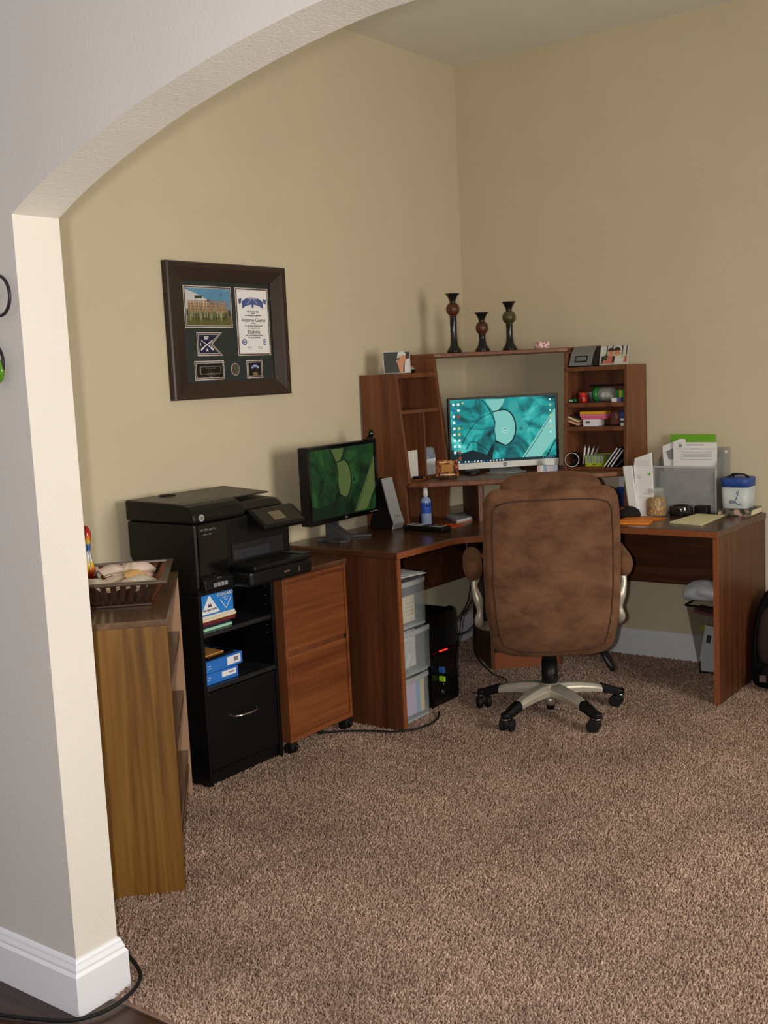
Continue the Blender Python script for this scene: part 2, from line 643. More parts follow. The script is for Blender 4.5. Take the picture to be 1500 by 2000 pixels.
M_navy = mat('navy_print', (30, 42, 88), rough=0.5)

# ---------------------------------------------------------------- corner desk
desk = thing('corner_desk', 'L-shaped dark walnut corner desk with wide wings along both walls', 'desk', (0.8, -0.8, 0))
ZT = 0.74
top_pts = [(0.012, -0.012), (1.595, -0.012), (1.595, -0.636), (1.135, -0.628), (1.10, -0.655), (0.655, -1.105), (0.63, -1.14), (0.622, -1.552), (0.012, -1.552)]
MB().prism(top_pts, 'z', 0.712, ZT).build('desktop', W_top, desk, bevel=.004)
e = MB()
ep = [(1.597, -0.638), (1.134, -0.630), (1.099, -0.657), (0.654, -1.107), (0.632, -1.141), (0.624, -1.554)]
for a, c in zip(ep[:-1], ep[1:]):
    d = (Vector(c) - Vector(a)).normalized(); nn = Vector((-d.y, d.x)) * .006
    e.prism([(a[0], a[1]), (c[0], c[1]), (c[0] + nn.x, c[1] + nn.y), (a[0] + nn.x, a[1] + nn.y)], 'z', 0.713, 0.738)
e.build('edge_band', W_edge, desk, bevel=.002)
MB().box((0.02, -1.55, 0), (0.618, -1.530, 0.712)).build('side_panel', W_desk_z, desk, bevel=.002)
MB().box((1.573, -0.628, 0), (1.593, -0.02, 0.712)).build('side_panel', W_desk_z, desk, bevel=.002)
MB().box((0.618, -1.551, 0.0), (0.624, -1.529, 0.712)).build('edge_band', W_edge, desk)
MB().box((1.572, -0.634, 0.0), (1.594, -0.628, 0.712)).build('edge_band', W_edge, desk)
MB().box((0.045, -1.53, 0.36), (0.063, -0.05, 0.712)).build('modesty_panel', W_desk_x, desk)
MB().box((0.063, -0.063, 0.385), (1.573, -0.045, 0.712)).build('modesty_panel', W_desk_x, desk)
# corner support: open box standing diagonally in the corner
Md = frame_M((0.455, -0.585, 0), (0.707, 0.707, 0), (-0.707, 0.707, 0))


def mbx(a, c):
    return MB().box(a, c, 0, Md)


mbx((0, 0, 0), (.018, .36, .63)).build('support_panel', W_desk_z, desk)
mbx((.34, 0, 0), (.358, .36, .63)).build('support_panel', W_desk_z, desk)
mbx((.018, 0, 0), (.34, .016, .085)).build('kick_board', W_edge, desk)
mbx((.018, .016, .10), (.34, .36, .116)).build('support_shelf', W_desk_x, desk)
mbx((.018, .345, .116), (.34, .36, .63)).build('support_back', W_desk_x, desk)
# keyboard tray on rails
Mt = frame_M((0.675, -1.075, 0), (0.707, 0.707, 0), (-0.707, 0.707, 0))
MB().box((0.0, 0.0, .640), (.57, .30, .657), 0, Mt).build('keyboard_tray', [W_edge], desk, bevel=.003)
for x in (-.018, .575):
    r = MB()
    r.box((x, .015, .652), (x + .012, .30, .69), 0, Mt)
    r.box((x + .002, .03, .69), (x + .010, .07, .712), 0, Mt)
    r.build('tray_rail', M_chrome, desk, bevel=.001)

# ---------------------------------------------------------------- hutch
hut = thing('desk_hutch', 'brown corner hutch with two shelf towers standing on the desk', 'hutch', (0.35, -0.35, ZT))
SHZ = 0.945
lp = [(0.012, ZT), (0.252, ZT), (0.240, 0.925), (0.268, 0.945), (0.214, 1.445), (0.012, 1.445)]
MB().prism([(p[0], p[1]) for p in lp], 'y', -0.938, -0.920).build('side_panel', W_hutch, hut, bevel=.002)
ip = [(0.012, ZT), (0.252, ZT), (0.268, SHZ), (0.208, 1.513), (0.012, 1.513)]
MB().prism(ip, 'y', -0.612, -0.594).build('side_panel', W_hutch, hut, bevel=.002)
rp = [(-0.012, ZT), (-0.262, ZT), (-0.248, 0.925), (-0.252, 0.945), (-0.225, 1.438), (-0.012, 1.438)]
MB().prism(rp, 'x', 1.010, 1.028).build('side_panel', W_hutch, hut, bevel=.002)
jp = [(-0.012, ZT), (-0.255, ZT), (-0.252, SHZ), (-0.205, 1.508), (-0.012, 1.508)]
MB().prism(jp, 'x', 0.694, 0.712).build('side_panel', W_hutch, hut, bevel=.002)
MB().box((0.012, -0.920, SHZ), (0.020, -0.612, 1.44)).build('back_panel', W_hutch_in, hut)
MB().box((0.712, -0.020, SHZ), (1.010, -0.012, 1.435)).build('back_panel', W_hutch_in, hut)
MB().box((0.0202, -0.915, 1.352), (0.0215, -0.80, 1.360)).build('back_slot', M_dark, hut)
MB().box((0.735, -0.0215, 1.336), (1.008, -0.0202, 1.346)).build('back_slot', M_dark, hut)
# tower shelves (top, middle)
MB().box((0.012, -0.920, 1.423), (0.216, -0.612, 1.445)).build('shelf', W_hutch, hut, bevel=.002)
MB().box((0.012, -0.920, 1.258), (0.228, -0.612, 1.276)).build('shelf', W_hutch, hut, bevel=.002)
MB().box((0.020, -0.776, SHZ), (0.250, -0.764, 1.258)).build('divider', W_hutch, hut, bevel=.002)
for z, dpt in ((1.416, .226), (1.245, .231), (1.132, .236)):
    MB().box((0.712, -dpt, z), (1.010, -0.012, z + .020)).build('shelf', W_hutch, hut, bevel=.002)
MB().box((0.020, -0.920, SHZ), (0.250, -0.612, SHZ + .016)).build('shelf', W_hutch, hut, bevel=.002)
MB().box((0.712, -0.238, SHZ), (1.010, -0.020, SHZ + .014)).build('shelf', W_hutch, hut, bevel=.002)
# bridge board across the corner
MB().prism([(0.012, -0.594 - .018), (0.210, -0.612), (0.232, -0.580), (0.682, -0.232), (0.712, -0.205), (0.712, -0.012), (0.012, -0.012)], 'z', 1.512, 1.532).build('top_board', W_hutch, hut, bevel=.004)
# monitor shelf with a bowed front
fr = []
for k in range(13):
    t = k / 12
    bow = .045 * math.sin(PI * t)
    fr.append((0.272 + (1.008 - 0.272) * t + bow * .68, -0.938 + (-0.255 + 0.938) * t - bow * .72))
MB().prism([(0.012, -0.919), (0.255, -0.919)] + fr[1:] + [(1.010, -0.012), (0.012, -0.012)], 'z', 0.921, SHZ).build('monitor_shelf', W_hutch, hut, bevel=.006, seg=3)
Ms = frame_M((0.472, -0.658, 0), (-0.707, 0.707, 0), (-0.707, -0.707, 0))
MB().box((0.0, -.009, ZT), (.34, .009, .921), 0, Ms).build('center_support', W_hutch_in, hut)
MB().box((0.70, -0.25, ZT), (0.718, -0.20, .921)).build('center_support', W_hutch_in, hut)

# ---------------------------------------------------------------- black shelf cabinet
bc = thing('printer_cabinet', 'black laminate cabinet with two open shelves above one drawer, under the printer', 'cabinet', (0.19, -2.19, 0))
BX, BY0, BY1 = 0.366, -2.392, -2.000
MB().box((0.02, BY0, 0), (BX, BY0 + .016, .70)).build('side_panel', M_black, bc, bevel=.0015)
MB().box((0.02, BY1 - .016, 0), (BX, BY1, .70)).build('side_panel', M_black, bc, bevel=.0015)
MB().box((0.015, BY0 - .002, .70), (BX + .003, BY1 + .002, .716)).build('cabinet_top', M_black, bc, bevel=.002)
MB().box((0.02, BY0 + .016, .05), (.026, BY1 - .016, .70)).build('back_panel', M_black, bc)
sh = mat('black_shelf_worn', (34, 34, 36), rough=0.3, var=.35, scale=14)
MB().box((0.026, BY0 + .016, .546), (BX - .006, BY1 - .016, .562)).build('shelf', sh, bc, bevel=.0015)
MB().box((0.026, BY0 + .016, .350), (BX, BY1 - .016, .366)).build('shelf', sh, bc, bevel=.0015)
MB().box((0.30, BY0 + .016, .0), (.31 + .04, BY1 - .016, .048)).build('kick_board', M_black, bc)
dr = MB().box((0.05, BY0 + .018, .056), (BX - .002, BY1 - .018, .344)).build('drawer', M_black, bc, bevel=.003)
hp = smooth_path([(BX - .003, -2.262, .232), (BX + .018, -2.245, .232), (BX + .027, -2.196, .232), (BX + .018, -2.147, .232), (BX - .003, -2.130, .232)], 6)
MB().tube(hp, .0042, 8).build('handle', M_chrome, dr)
for z in (.60, .635, .67, .52, .49, .455):
    MB().cyl((BX - .03, BY1 - .0175, z), .0025, .002, 8, 0, None, 'y').build('peg_hole', M_metal, bc)
MB().cyl((BX - .03, BY1 - .026, .545), .004, .010, 8, 0, None, 'y').build('shelf_peg', M_metal, bc)

# ---------------------------------------------------------------- two drawer file cabinet
fc = thing('file_cabinet', 'cherry brown two drawer file cabinet on casters beside the desk', 'cabinet', (0.21, -1.81, 0))
FX, FY0, FY1 = 0.408, -1.998, -1.612
MB().box((0.03, FY0, .055), (FX - .006, FY1, .693)).build('body', W_file_z, fc, bevel=.002)
MB().box((0.025, FY0 - .001, .693), (FX + .006, FY1 + .006, .716)).build('cabinet_top', W_top, fc, bevel=.006, seg=3)
MB().box((FX - .006, FY0, .055), (FX, FY0 + .014, .693)).build('face_frame', W_file, fc, bevel=.001)
MB().box((FX - .006, FY1 - .014, .055), (FX, FY1, .693)).build('face_frame', W_file, fc, bevel=.001)
MB().box((FX - .006, FY0 + .014, .676), (FX + .004, FY1 - .014, .693)).build('face_frame', W_file, fc, bevel=.003)
MB().box((FX - .006, FY0 + .014, .398), (FX - .003, FY1 - .014, .414)).build('drawer_gap', W_file_z, fc)
MB().box((FX - .012, FY0 + .017, .410), (FX - .001, FY1 - .017, .671)).build('drawer', W_file, fc, bevel=.003)
d2 = MB().box((FX - .012, FY0 + .017, .078), (FX - .001, FY1 - .017, .392)).build('drawer', W_file, fc, bevel=.006)
MB().box((FX - .006, FY1 - .030, .392), (FX - .001, FY1 - .016, .411)).build('lock_plate', M_dark, fc)
MB().box((FX - .006, FY0 + .014, .055), (FX - .002, FY1 - .014, .074)).build('face_frame', W_file, fc)
for (x, y) in ((FX - .03, FY0 + .035), (FX - .03, FY1 - .012), (.07, FY0 + .035), (.07, FY1 - .03)):
    cst = MB()
    cst.cyl((x, y, .046), .008, .012, 10)
    cst.rbox((x, y, .036), (.034, .03, .026), .008, 0, 3)
    cst.cyl((x - .004, y - .019, .0225), .0225, .013, 18, 0, None, 'y')
    cst.cyl((x - .004, y + .006, .0225), .0225, .013, 18, 0, None, 'y')
    cst.build('caster', M_rubber, fc)

# ---------------------------------------------------------------- golden oak bookcase, standing at an angle
BR = math.atan2(.564, -.556)
bk = thing('bookcase', 'golden oak three shelf bookcase standing at an angle beside the wall opening', 'bookcase', (0.884, -3.008, 0), BR)
L_, D_, H_ = 0.785, 0.30, 0.80


def lb(a, c, name, m, **k):
    return MB().box(a, c).build(name, m, bk, local=True, **k)


lb((0, 0, 0), (.018, D_, H_ - .018), 'side_panel', W_oak, bevel=.0015)
lb((L_ - .018, 0, 0), (L_, D_, H_ - .018), 'side_panel', W_oak_in, bevel=.0015)
lb((0, 0, H_ - .018), (L_, D_, H_), 'top_panel', W_oak_top, bevel=.0015)
for z in (.578, .366, .148):
    lb((.018, .006, z), (L_ - .018, D_ - .006, z + .016), 'shelf', W_oak_top, bevel=.001)
lb((.018, D_ - .006, .0), (L_ - .018, D_, H_ - .018), 'back_panel', W_oak_in)
lb((.018, .02, 0), (L_ - .018, .036, .10), 'kick_board', W_oak)
lb((.018, .006, .10), (L_ - .018, D_ - .006, .114), 'shelf', W_oak_top)

# ---------------------------------------------------------------- office chair
ms, nt, b = new_mat('brown_suede')
tc = nt.nodes.new('ShaderNodeTexCoord')
n1 = nt.nodes.new('ShaderNodeTexNoise'); n1.inputs['Scale'].default_value = 7.0; n1.inputs['Detail'].default_value = 5; n1.inputs['Roughness'].default_value = .62
mpx = nt.nodes.new('ShaderNodeMapping'); mpx.inputs['Scale'].default_value = (.85, .85, 1.5)
n2 = nt.nodes.new('ShaderNodeTexNoise'); n2.inputs['Scale'].default_value = 90.0; n2.inputs['Detail'].default_value = 2
rr = ramp(nt, [(0.36, (70, 46, 33)), (0.47, (88, 59, 42)), (0.58, (101, 70, 50)), (0.7, (113, 80, 58))])
ma = nt.nodes.new('ShaderNodeMath'); ma.operation = 'MULTIPLY_ADD'; ma.inputs[1].default_value = .10
nt.links.new(tc.outputs['Object'], mpx.inputs['Vector'])
nt.links.new(mpx.outputs['Vector'], n1.inputs['Vector'])
nt.links.new(tc.outputs['Object'], n2.inputs['Vector'])
nt.links.new(n2.outputs['Fac'], ma.inputs[0])
nt.links.new(n1.outputs['Fac'], ma.inputs[2])
nt.links.new(ma.outputs[0], rr.inputs['Fac'])
nt.links.new(rr.outputs['Color'], b.inputs['Base Color'])
bp = nt.nodes.new('ShaderNodeBump'); bp.inputs['Strength'].default_value = .12; bp.inputs['Distance'].default_value = .003
nt.links.new(n1.outputs['Fac'], bp.inputs['Height']); nt.links.new(bp.outputs['Normal'], b.inputs['Normal'])
b.inputs['Roughness'].default_value = .85; b.inputs['Specular IOR Level'].default_value = .2
b.inputs['Sheen Weight'].default_value = .2; b.inputs['Sheen Roughness'].default_value = .5
b.inputs['Sheen Tint'].default_value = lin((190, 150, 115))
M_suede = ms
M_seam = mat('suede_seam', (66, 44, 32), rough=.9)
M_champ = mat('champagne_metal', (196, 190, 176), rough=.38, metal=.55)

ch = thing('office_chair', 'brown suede high-back office chair on a silver five star base with casters', 'chair', (1.02, -1.047, 0), math.radians(33.0))


def sring(cx, cy, cz, hx, hy, e=4.0, n=40, pitch=0.0):
    """superellipse cross-section, lateral hx, depth hy"""
    out = []
    for k in range(n):
        a = 2 * PI * k / n
        c_, s_ = math.cos(a), math.sin(a)
        x = hx * math.copysign(abs(c_) ** (2 / e), c_)
        y = hy * math.copysign(abs(s_) ** (2 / e), s_)
        out.append((cx + x, cy + y, cz))
    return out


def back_y(z):          # rear lean of the backrest
    return -0.215 - 0.085 * (z - 0.33) / 0.7


# backrest: loft of half-widths by height
prof = [(.305, .10, .020), (.310, .160, .045), (.320, .205, .058), (.340, .232, .066), (.375, .246, .072), (.45, .256, .076), (.55, .264, .078), (.68, .268, .076),
        (.80, .266, .072), (.90, .262, .066), (.945, .257, .060), (.968, .246, .052), (.982, .226, .040), (.990, .195, .022)]
rings = []
for z, hx, hy in prof:
    rings.append(sring(0, back_y(z) + .01, z, hx, hy, 3.4))
brm = MB().loft(rings, 0)
bk_o = brm.build('backrest', M_suede, ch, local=True, subd=1)
# headrest roll over the top edge
rings = []
for k in range(15):
    t = -1 + 2 * k / 14
    hx = .195
    g = max(0.0, 1 - abs(t) ** 5) ** .5
    ry, rz_ = .052 * (.25 + .75 * g), .046 * (.2 + .8 * g)
    ring = []
    for j in range(20):
        a = 2 * PI * j / 20
        ring.append((t * hx, back_y(.99) + .018 + ry * math.cos(a), .990 + .012 * (1 - t * t) + rz_ * math.sin(a)))
    rings.append(ring)
MB().loft(rings, 0).build('headrest', M_suede, ch, local=True, subd=1)
# piping seams outlining the rear panel


def back_surface(x, z):
    """rear surface y of the backrest at (x, z)"""
    for (z0, a0, b0), (z1, a1, b1) in zip(prof[:-1], prof[1:]):
        if z0 <= z <= z1:
            t = (z - z0) / (z1 - z0)
            hx, hy = a0 + (a1 - a0) * t, b0 + (b1 - b0) * t
            q = min(1.0, abs(x) / hx)
            return back_y(z) + .01 - hy * (1 - q ** 3.4) ** (1 / 3.4)
    return back_y(z)


pan = []
W2, Z0, Z1 = .226, .352, .948
for k in range(17):
    t = -1 + 2 * k / 16
    pan.append((W2 * t * .93, Z1 - .016 * t ** 6 - .004))
right = [(W2, Z1 - .045), (W2 + .004, .80), (W2 + .004, .60), (W2 - .004, .48), (W2 - .018, .40)]
bot = []
for k in range(17):
    t = 1 - 2 * k / 16
    bot.append(((W2 - .03) * t, Z0 - .018 * (1 - t * t) + .012 * abs(t) ** 6))
left = [(-x, z) for x, z in right[::-1]]
loop = pan + right + bot + left
path = [(x, back_surface(x, z) - .0005, z) for x, z in loop]
path = path + [path[0]]
MB().tube(path, .0030, 8).build('piping', M_seam, bk_o, local=True)
# seat cushion
rings = []
for z, hx, hy in ((.385, .20, .19), (.395, .24, .235), (.42, .258, .252), (.46, .262, .256), (.485, .25, .245), (.497, .22, .215), (.502, .15, .15)):
    rings.append(sring(0, .055, z, hx, hy, 4.5))
MB().loft(rings, 0).build('seat', M_suede, ch, local=True, subd=1)
MB().rbox((0, .05, .372), (.30, .34, .03), .01).build('seat_plate', M_plastic, ch, local=True)
# arms
for s in (-1, 1):
    rings = []
    for k in range(13):
        t = k / 12
        y = -.11 + .30 * t
        g = (1 - abs(2 * t - 1) ** 6) ** .5
        hx, hz = .041 * (.35 + .65 * g), .046 * (.3 + .7 * g)
        rings.append([(s * .305 + hx * math.cos(2 * PI * j / 18), y, .640 + .018 * t + hz * math.sin(2 * PI * j / 18) * (1.0 if math.sin(2 * PI * j / 18) > 0 else 1.35)) for j in range(18)])
    MB().loft(rings, 0).build('arm_pad', M_suede, ch, local=True, subd=1)
    sup = smooth_path([(s * .296, -.055, .602), (s * .302, -.075, .568), (s * .290, -.085, .52), (s * .282, -.085, .47), (s * .288, -.075, .425), (s * .28, -.02, .392), (s * .25, .05, .372), (s * .16, .06, .368)], 5)
    MB().tube(sup, [.0165 + .003 * math.cos(k_ * .62) for k_ in range(len(sup))], 12, 0, None, 1.1).build('arm_support', M_champ, ch, local=True)
# gas column, mechanism, lever
MB().lathe([(.0, .225), (.031, .225), (.031, .365), (.0, .365)]).lathe([(.0, .105), (.034, .105), (.033, .23), (.0, .23)]).lathe([(0, .02), (.016, .02), (.018, .05), (0, .05)]).build('gas_column', M_plastic, ch, local=True)
MB().rbox((0, .03, .352), (.16, .22, .05), .012).build('tilt_mechanism', M_plastic, ch, local=True)
lv = MB().tube([(.08, .03, .345), (.16, .02, .315), (.215, .01, .262)], .008, 8)
lv.tube([(.213, .01, .264), (.232, .005, .235), (.252, 0, .20), (.262, 0, .183), (.266, 0, .178)], [.012, .019, .024, .02, .008], 12, 0, None, .6)
lv.build('lever', M_plastic, ch, local=True)
# five star base
hub = MB().lathe([(0, .072), (.030, .072), (.044, .085), (.050, .108), (.044, .128), (.036, .136), (0, .136)])
hub.lathe([(0, .040), (.019, .040), (.021, .075), (0, .075)])
hub.build('hub', M_champ, ch, local=True)
off = math.radians(-4.5)
for k in range(5):
    a = off + PI / 2 + k * 2 * PI / 5
    ca, sa = math.cos(a), math.sin(a)
    Ml = Matrix(((ca, -sa, 0, 0), (sa, ca, 0, 0), (0, 0, 1, 0), (0, 0, 0, 1)))

    def sec(r, z, hw, hh):
        return [(r, -hw, z - hh), (r, hw, z - hh), (r, hw, z + hh * .2), (r, hw * .55, z + hh), (r, -hw * .55, z + hh), (r, -hw, z + hh * .2)]
    secs = [sec(.02, .106, .036, .026), sec(.07, .110, .034, .024), (sec(.13, .107, .030, .021)), sec(.19, .098, .026, .018), sec(.245, .084, .021, .014)]
    leg = MB().loft(secs, 0, False, True, Ml).build('leg', M_champ, ch, local=True, bevel=.004, seg=2, ang=25)
    secs = [sec(.222, .0915, .0245, .018), sec(.262, .081, .022, .0165), sec(.295, .070, .020, .015), sec(.318, .064, .018, .012)]
    cp = MB().loft(secs, 0, False, True, Ml)
    cp.cyl((.305, 0, .058), .021, .020, 16, 0, Ml)
    cp.build('leg_tip', M_plastic, leg, local=True, bevel=.003)
    MB().cyl((.305, 0, .052), .020, .006, 16, 0, Ml).build('caster_ring', M_chrome, leg, local=True)
    sw = [0.5, -0.9, 0.3, 0.7, -0.6][k]
    Mc = Ml @ Matrix.Translation((.305, 0, 0)) @ Matrix.Rotation(sw, 4, 'Z')
    cs = MB()
    cs.cyl((0, 0, .04), .010, .014, 10, 0, Mc)
    cs.rbox((-.008, 0, .034), (.046, .030, .036), .012, 0, 3, Mc)
    cs.cyl((-.014, -.028, .0265), .0265, .018, 22, 0, Mc, 'y')
    cs.cyl((-.014, .010, .0265), .0265, .018, 22, 0, Mc, 'y')
    cs.build('caster', M_rubber, leg, local=True, bevel=.003)

# ================================================================ FRAMED DISPLAY ON THE LEFT WALL
M_frame = mat('espresso_frame', (50, 36, 30), rough=.35, var=.12, scale=30)
M_mat = mat('dark_mat_board', (40, 46, 44), rough=.8)
M_maroon = mat('maroon_mat', (86, 52, 60), rough=.7)
M_matw = mat('mat_bevel_white', (206, 202, 192), rough=.7)
pf = thing('picture_frame', 'dark wood framed display with group photograph and certificate on the left wall', 'picture frame', (0.0, -1.78, 1.647))
Y0, Y1, Z0, Z1 = -2.118, -1.442, 1.383, 1.912
IY0, IY1, IZ0, IZ1 = -2.030, -1.526, 1.450, 1.841
fm = MB()
prof = [(0.0, .001), (0.0, .026), (.006, .031), (.028, .031), (.040, .027), (.086, .013), (.088, .001)]   # inset, height off the wall
cor = [(Y0, Z0, 1, 1), (Y1, Z0, -1, 1), (Y1, Z1, -1, -1), (Y0, Z1, 1, -1)]
sy, sz = (IY0 - Y0) / .088, (IZ0 - Z0) / .088
rings = []
for (y, z, a, c) in cor + cor[:1]:
    rings.append([(h, y + a * d * sy, z + c * d * (sz if c > 0 else (Z1 - IZ1) / .088)) for d, h in prof])
fm.loft(rings, 0, False, False)
fm.build('moulding', M_frame, pf)
MB().box((.001, IY0 - .01, IZ0 - .01), (.008, IY1 + .01, IZ1 + .01)).build('mat_board', M_mat, pf)
WI, HI = IY1 - IY0, IZ1 - IZ0


def fM(d):
    return Matrix(((0, 0, 1, .008 + d), (1, 0, 0, IY0), (0, 1, 0, IZ1), (0, 0, 0, 1)))


def window(u0, v0, u1, v1):
    """double mat opening drawn as three nested sheets; returns inner rectangle in metres (x right, y down negative)"""
    m = MB()
    x0, x1, y0, y1 = u0 * WI, u1 * WI, -v1 * HI, -v0 * HI
    for k, (d, mi) in enumerate(((0, 0), (.003, 1), (.0075, 0))):
        m.box((x0 + d, y0 + d, 0), (x1 - d, y1 - d, .0006 + .0004 * k), mi, fM(0))
    m.build('mat_opening', [M_matw, M_maroon], pf)
    d = .0095
    return x0 + d, y0 + d, x1 - d, y1 - d


# group photograph
x0, y0, x1, y1 = window(.015, .045, .535, .462)
m = MB()
mats = [mat('photo_sky', (92, 142, 178), rough=.35, var=.12, scale=18), mat('photo_hangar', (196, 200, 200), rough=.35), mat('photo_grass', (96, 92, 48), rough=.4, var=.2, scale=60),
        mat('photo_skin', (178, 122, 92), rough=.4), mat('photo_olive', (112, 116, 84), rough=.4, var=.3, scale=300), mat('photo_shade', (58, 60, 48), rough=.4),
        mat('photo_khaki', (150, 148, 112), rough=.4, var=.2, scale=300), mat('photo_tan_cap', (150, 84, 62), rough=.4)]
P3 = fM(.0022)
pw, phh = x1 - x0, y1 - y0


def pr_(u0, v0, u1, v1, mi, z):
    flat(m, rect(x0 + u0 * pw, y0 + v0 * phh, x0 + u1 * pw, y0 + v1 * phh), P3, mi, z)


pr_(0, 0, 1, 1, 0, 0)
flat(m, [(x0 + u * pw, y0 + v * phh) for u, v in ((0, .45), (.5, .45), (.5, .68), (.36, .78), (.15, .9), (0, .96))], P3, 1, .0001)
pr_(.2, .73, .36, .8, 5, .0002)
flat(m, [(x0 + u * pw, y0 + v * phh) for u, v in ((.44, .66), (.5, .71), (.53, .69), (.50, .63))], P3, 5, .00025)
flat(m, [(x0 + u * pw, y0 + v * phh) for u, v in ((.76, .85), (.8, .86), (.83, .84), (.8, .825))], P3, 5, .00025)
pr_(0, 0, 1, .26, 2, .0002)
pr_(.0, .24, 1, .42, 5, .00015)
rnd = random.Random(3)
for row in range(4):
    for k in range(26):
        u = .05 + .035 * k + rnd.uniform(-.006, .006)
        if u > .93:
            continue
        vb = .22 + .08 * row; vh = .16
        pr_(u - .014, vb, u + .014, vb + vh, 6 if rnd.random() < .45 else 4, .0003 + .0001 * (3 - row))
        flat(m, circ(.0030, 8, x0 + u * pw, y0 + (vb + vh + .018) * phh), P3, 3, .0003 + .0001 * (3 - row))
        flat(m, circ(.0031, 6, x0 + u * pw, y0 + (vb + vh + .035) * phh, 0, PI), P3, 7, .00032 + .0001 * (3 - row))
for k in range(15):
    u = .08 + .058 * k
    pr_(u - .011, .12 + .02 * (k % 3), u + .011, .32, 6 if k % 4 == 0 else 5, .0009)
m.build('group_photograph', mats, pf)
# certificate
x0, y0, x1, y1 = window(.582, .045, .972, .748)
m = MB()
M_ink = mat('printed_ink', (44, 44, 58), rough=.6)
M_ribbon = mat('ribbon_blue', (74, 92, 150), rough=.6)
M_cert = mat('certificate_paper', (236, 234, 236), rough=.6)
flat(m, rect(x0, y0, x1, y1), P3, 0, 0)
cx = (x0 + x1) / 2
cw, chh = x1 - x0, y1 - y0
arc = [(cx + r * .42 * cw * math.sin(a), y1 - .155 * chh + (math.cos(a * 1.15) - .62) * .06 * chh * 2 + dy) for r, dy in ((1, 0),) for a in [(-1 + k / 6) for k in range(13)]]
flat(m, arc + [(x, y - .03) for x, y in arc[::-1]], P3, 2, .0003)
for s in (-1, 1):
    flat(m, [(cx + s * .36 * cw, y1 - .13 * chh), (cx + s * .47 * cw, y1 - .145 * chh), (cx + s * .45 * cw, y1 - .22 * chh), (cx + s * .38 * cw, y1 - .205 * chh)], P3, 2, .00035)
    flat(m, [(cx + s * .02 * cw, y1 - .13 * chh), (cx + s * .035 * cw, y1 - .125 * chh), (cx + s * .2 * cw, y1 - .215 * chh), (cx + s * .17 * cw, y1 - .225 * chh)], P3, 3, .0004)
flat(m, circ(.008, 14, cx, y1 - .24 * chh, sx=.8, sy=1.5), P3, 2, .0005)
TI = lambda x, y: P3 @ Matrix.Translation((x, y, .0006))
m.text('AIRBORNE', .012, TI(cx, y1 - .125 * chh), 0)
for t, v, s in (('Be it known that', .335, .010), ('Student', .365, .008), ('has successfully completed the', .40, .008), ('Airborne Course', .475, .0205), ('given at', .525, .007), ('the United States Infantry School', .565, .0078),
                ('is hereby awarded this', .60, .0078), ('Diploma', .66, .021), ('given at Fort Benning, Georgia', .715, .0085), ('this day of September', .75, .0085)):
    m.text(t, s, TI(cx, y1 - v * chh), 1, bold=.0002)
for s in (-1, 1):
    flat(m, circ(.0125, 20, cx + s * .34 * cw, y1 - .82 * chh, sx=(1.15 if s < 0 else .85)), P3, 2, .0003)
    flat(m, circ(.008, 20, cx + s * .34 * cw, y1 - .82 * chh), P3, 0, .0005)
    flat(m, circ(.005, 12, cx + s * .34 * cw, y1 - .82 * chh), P3, 2, .0007)
    m.text('signature', .008, TI(cx + s * .18 * cw, y1 - .90 * chh), 1, shear=.3)
    m.text('Commanding', .005, TI(cx + s * .18 * cw, y1 - .93 * chh), 1)
m.build('certificate', [M_cert, M_ink, M_ribbon, mat('rifle_grey', (150, 150, 160), rough=.6)], pf)
# swallow-tailed guidon
m = MB()
for d, mi in ((0, 0), (.0030, 1), (.0075, 0), (.0095, 2)):
    a0, a1, b0, b1 = .125 * WI + d, .405 * WI - d * 2.2, -.742 * HI + d, -.505 * HI - d
    flat(m, [(a0, b0), (a1, b0), (a1 - .058 + d * .3, (b0 + b1) / 2), (a1, b1), (a0, b1)], fM(.0006), mi, .001 + d * .05)
gc = (.185 * WI + .022, -.628 * HI)
for s in (-1, 1):
    Mg = fM(.0030) @ Matrix.Translation((gc[0], gc[1], 0)) @ Matrix.Rotation(s * math.radians(28), 4, 'Z')
    mm = [(-.034 * s, -.0012), (.020 * s, -.0025), (.022 * s, -.0045), (.040 * s, -.0065), (.040 * s, .001), (.022 * s, .0015), (-.034 * s, .0012)]
    mm = [(-a, c) for a, c in mm]
    flat(m, mm if s > 0 else mm[::-1], Mg, 3, .0002 * (s + 1))
for t, dx, dy, sz_ in (('507', -.002, .0255, .0165), ('1', -.034, .0, .0155), ('A', 0.0, -.0215, .0165)):
    m.text(t, sz_, fM(.0034) @ Matrix.Translation((gc[0] + dx, gc[1] + dy, 0)), 3, bold=.0006)
m.build('guidon_flag', [M_matw, M_maroon, mat('guidon_navy', (24, 26, 60), rough=.7), M_white], pf)
# engraved plate
x0, y0, x1, y1 = window(.085, .792, .408, .985)
m = MB()
flat(m, rect(x0, y0, x1, y1), fM(.0016), 0, 0)
m.box((x0 + .018, y0 + .014, 0), (x1 - .014, y1 - .012, .002), 1, fM(.0018))
m.box((x0 + .020, y0 + .016, .002), (x1 - .016, y1 - .014, .0024), 0, fM(.0018))
for k, (t, s) in enumerate((('This plaque presented', .0065), ('by the class', .0055), ('to', .005), ('the graduate', .0075), ('of the airborne course', .0055), ('in recognition', .005))):
    m.text(t, s, fM(.0046) @ Matrix.Translation(((x0 + x1) / 2 + .002, y1 - .019 - k * .0065, 0)), 1)
m.build('engraved_plate', [M_gloss, mat('plate_silver', (170, 172, 170), rough=.3, metal=.8)], pf)
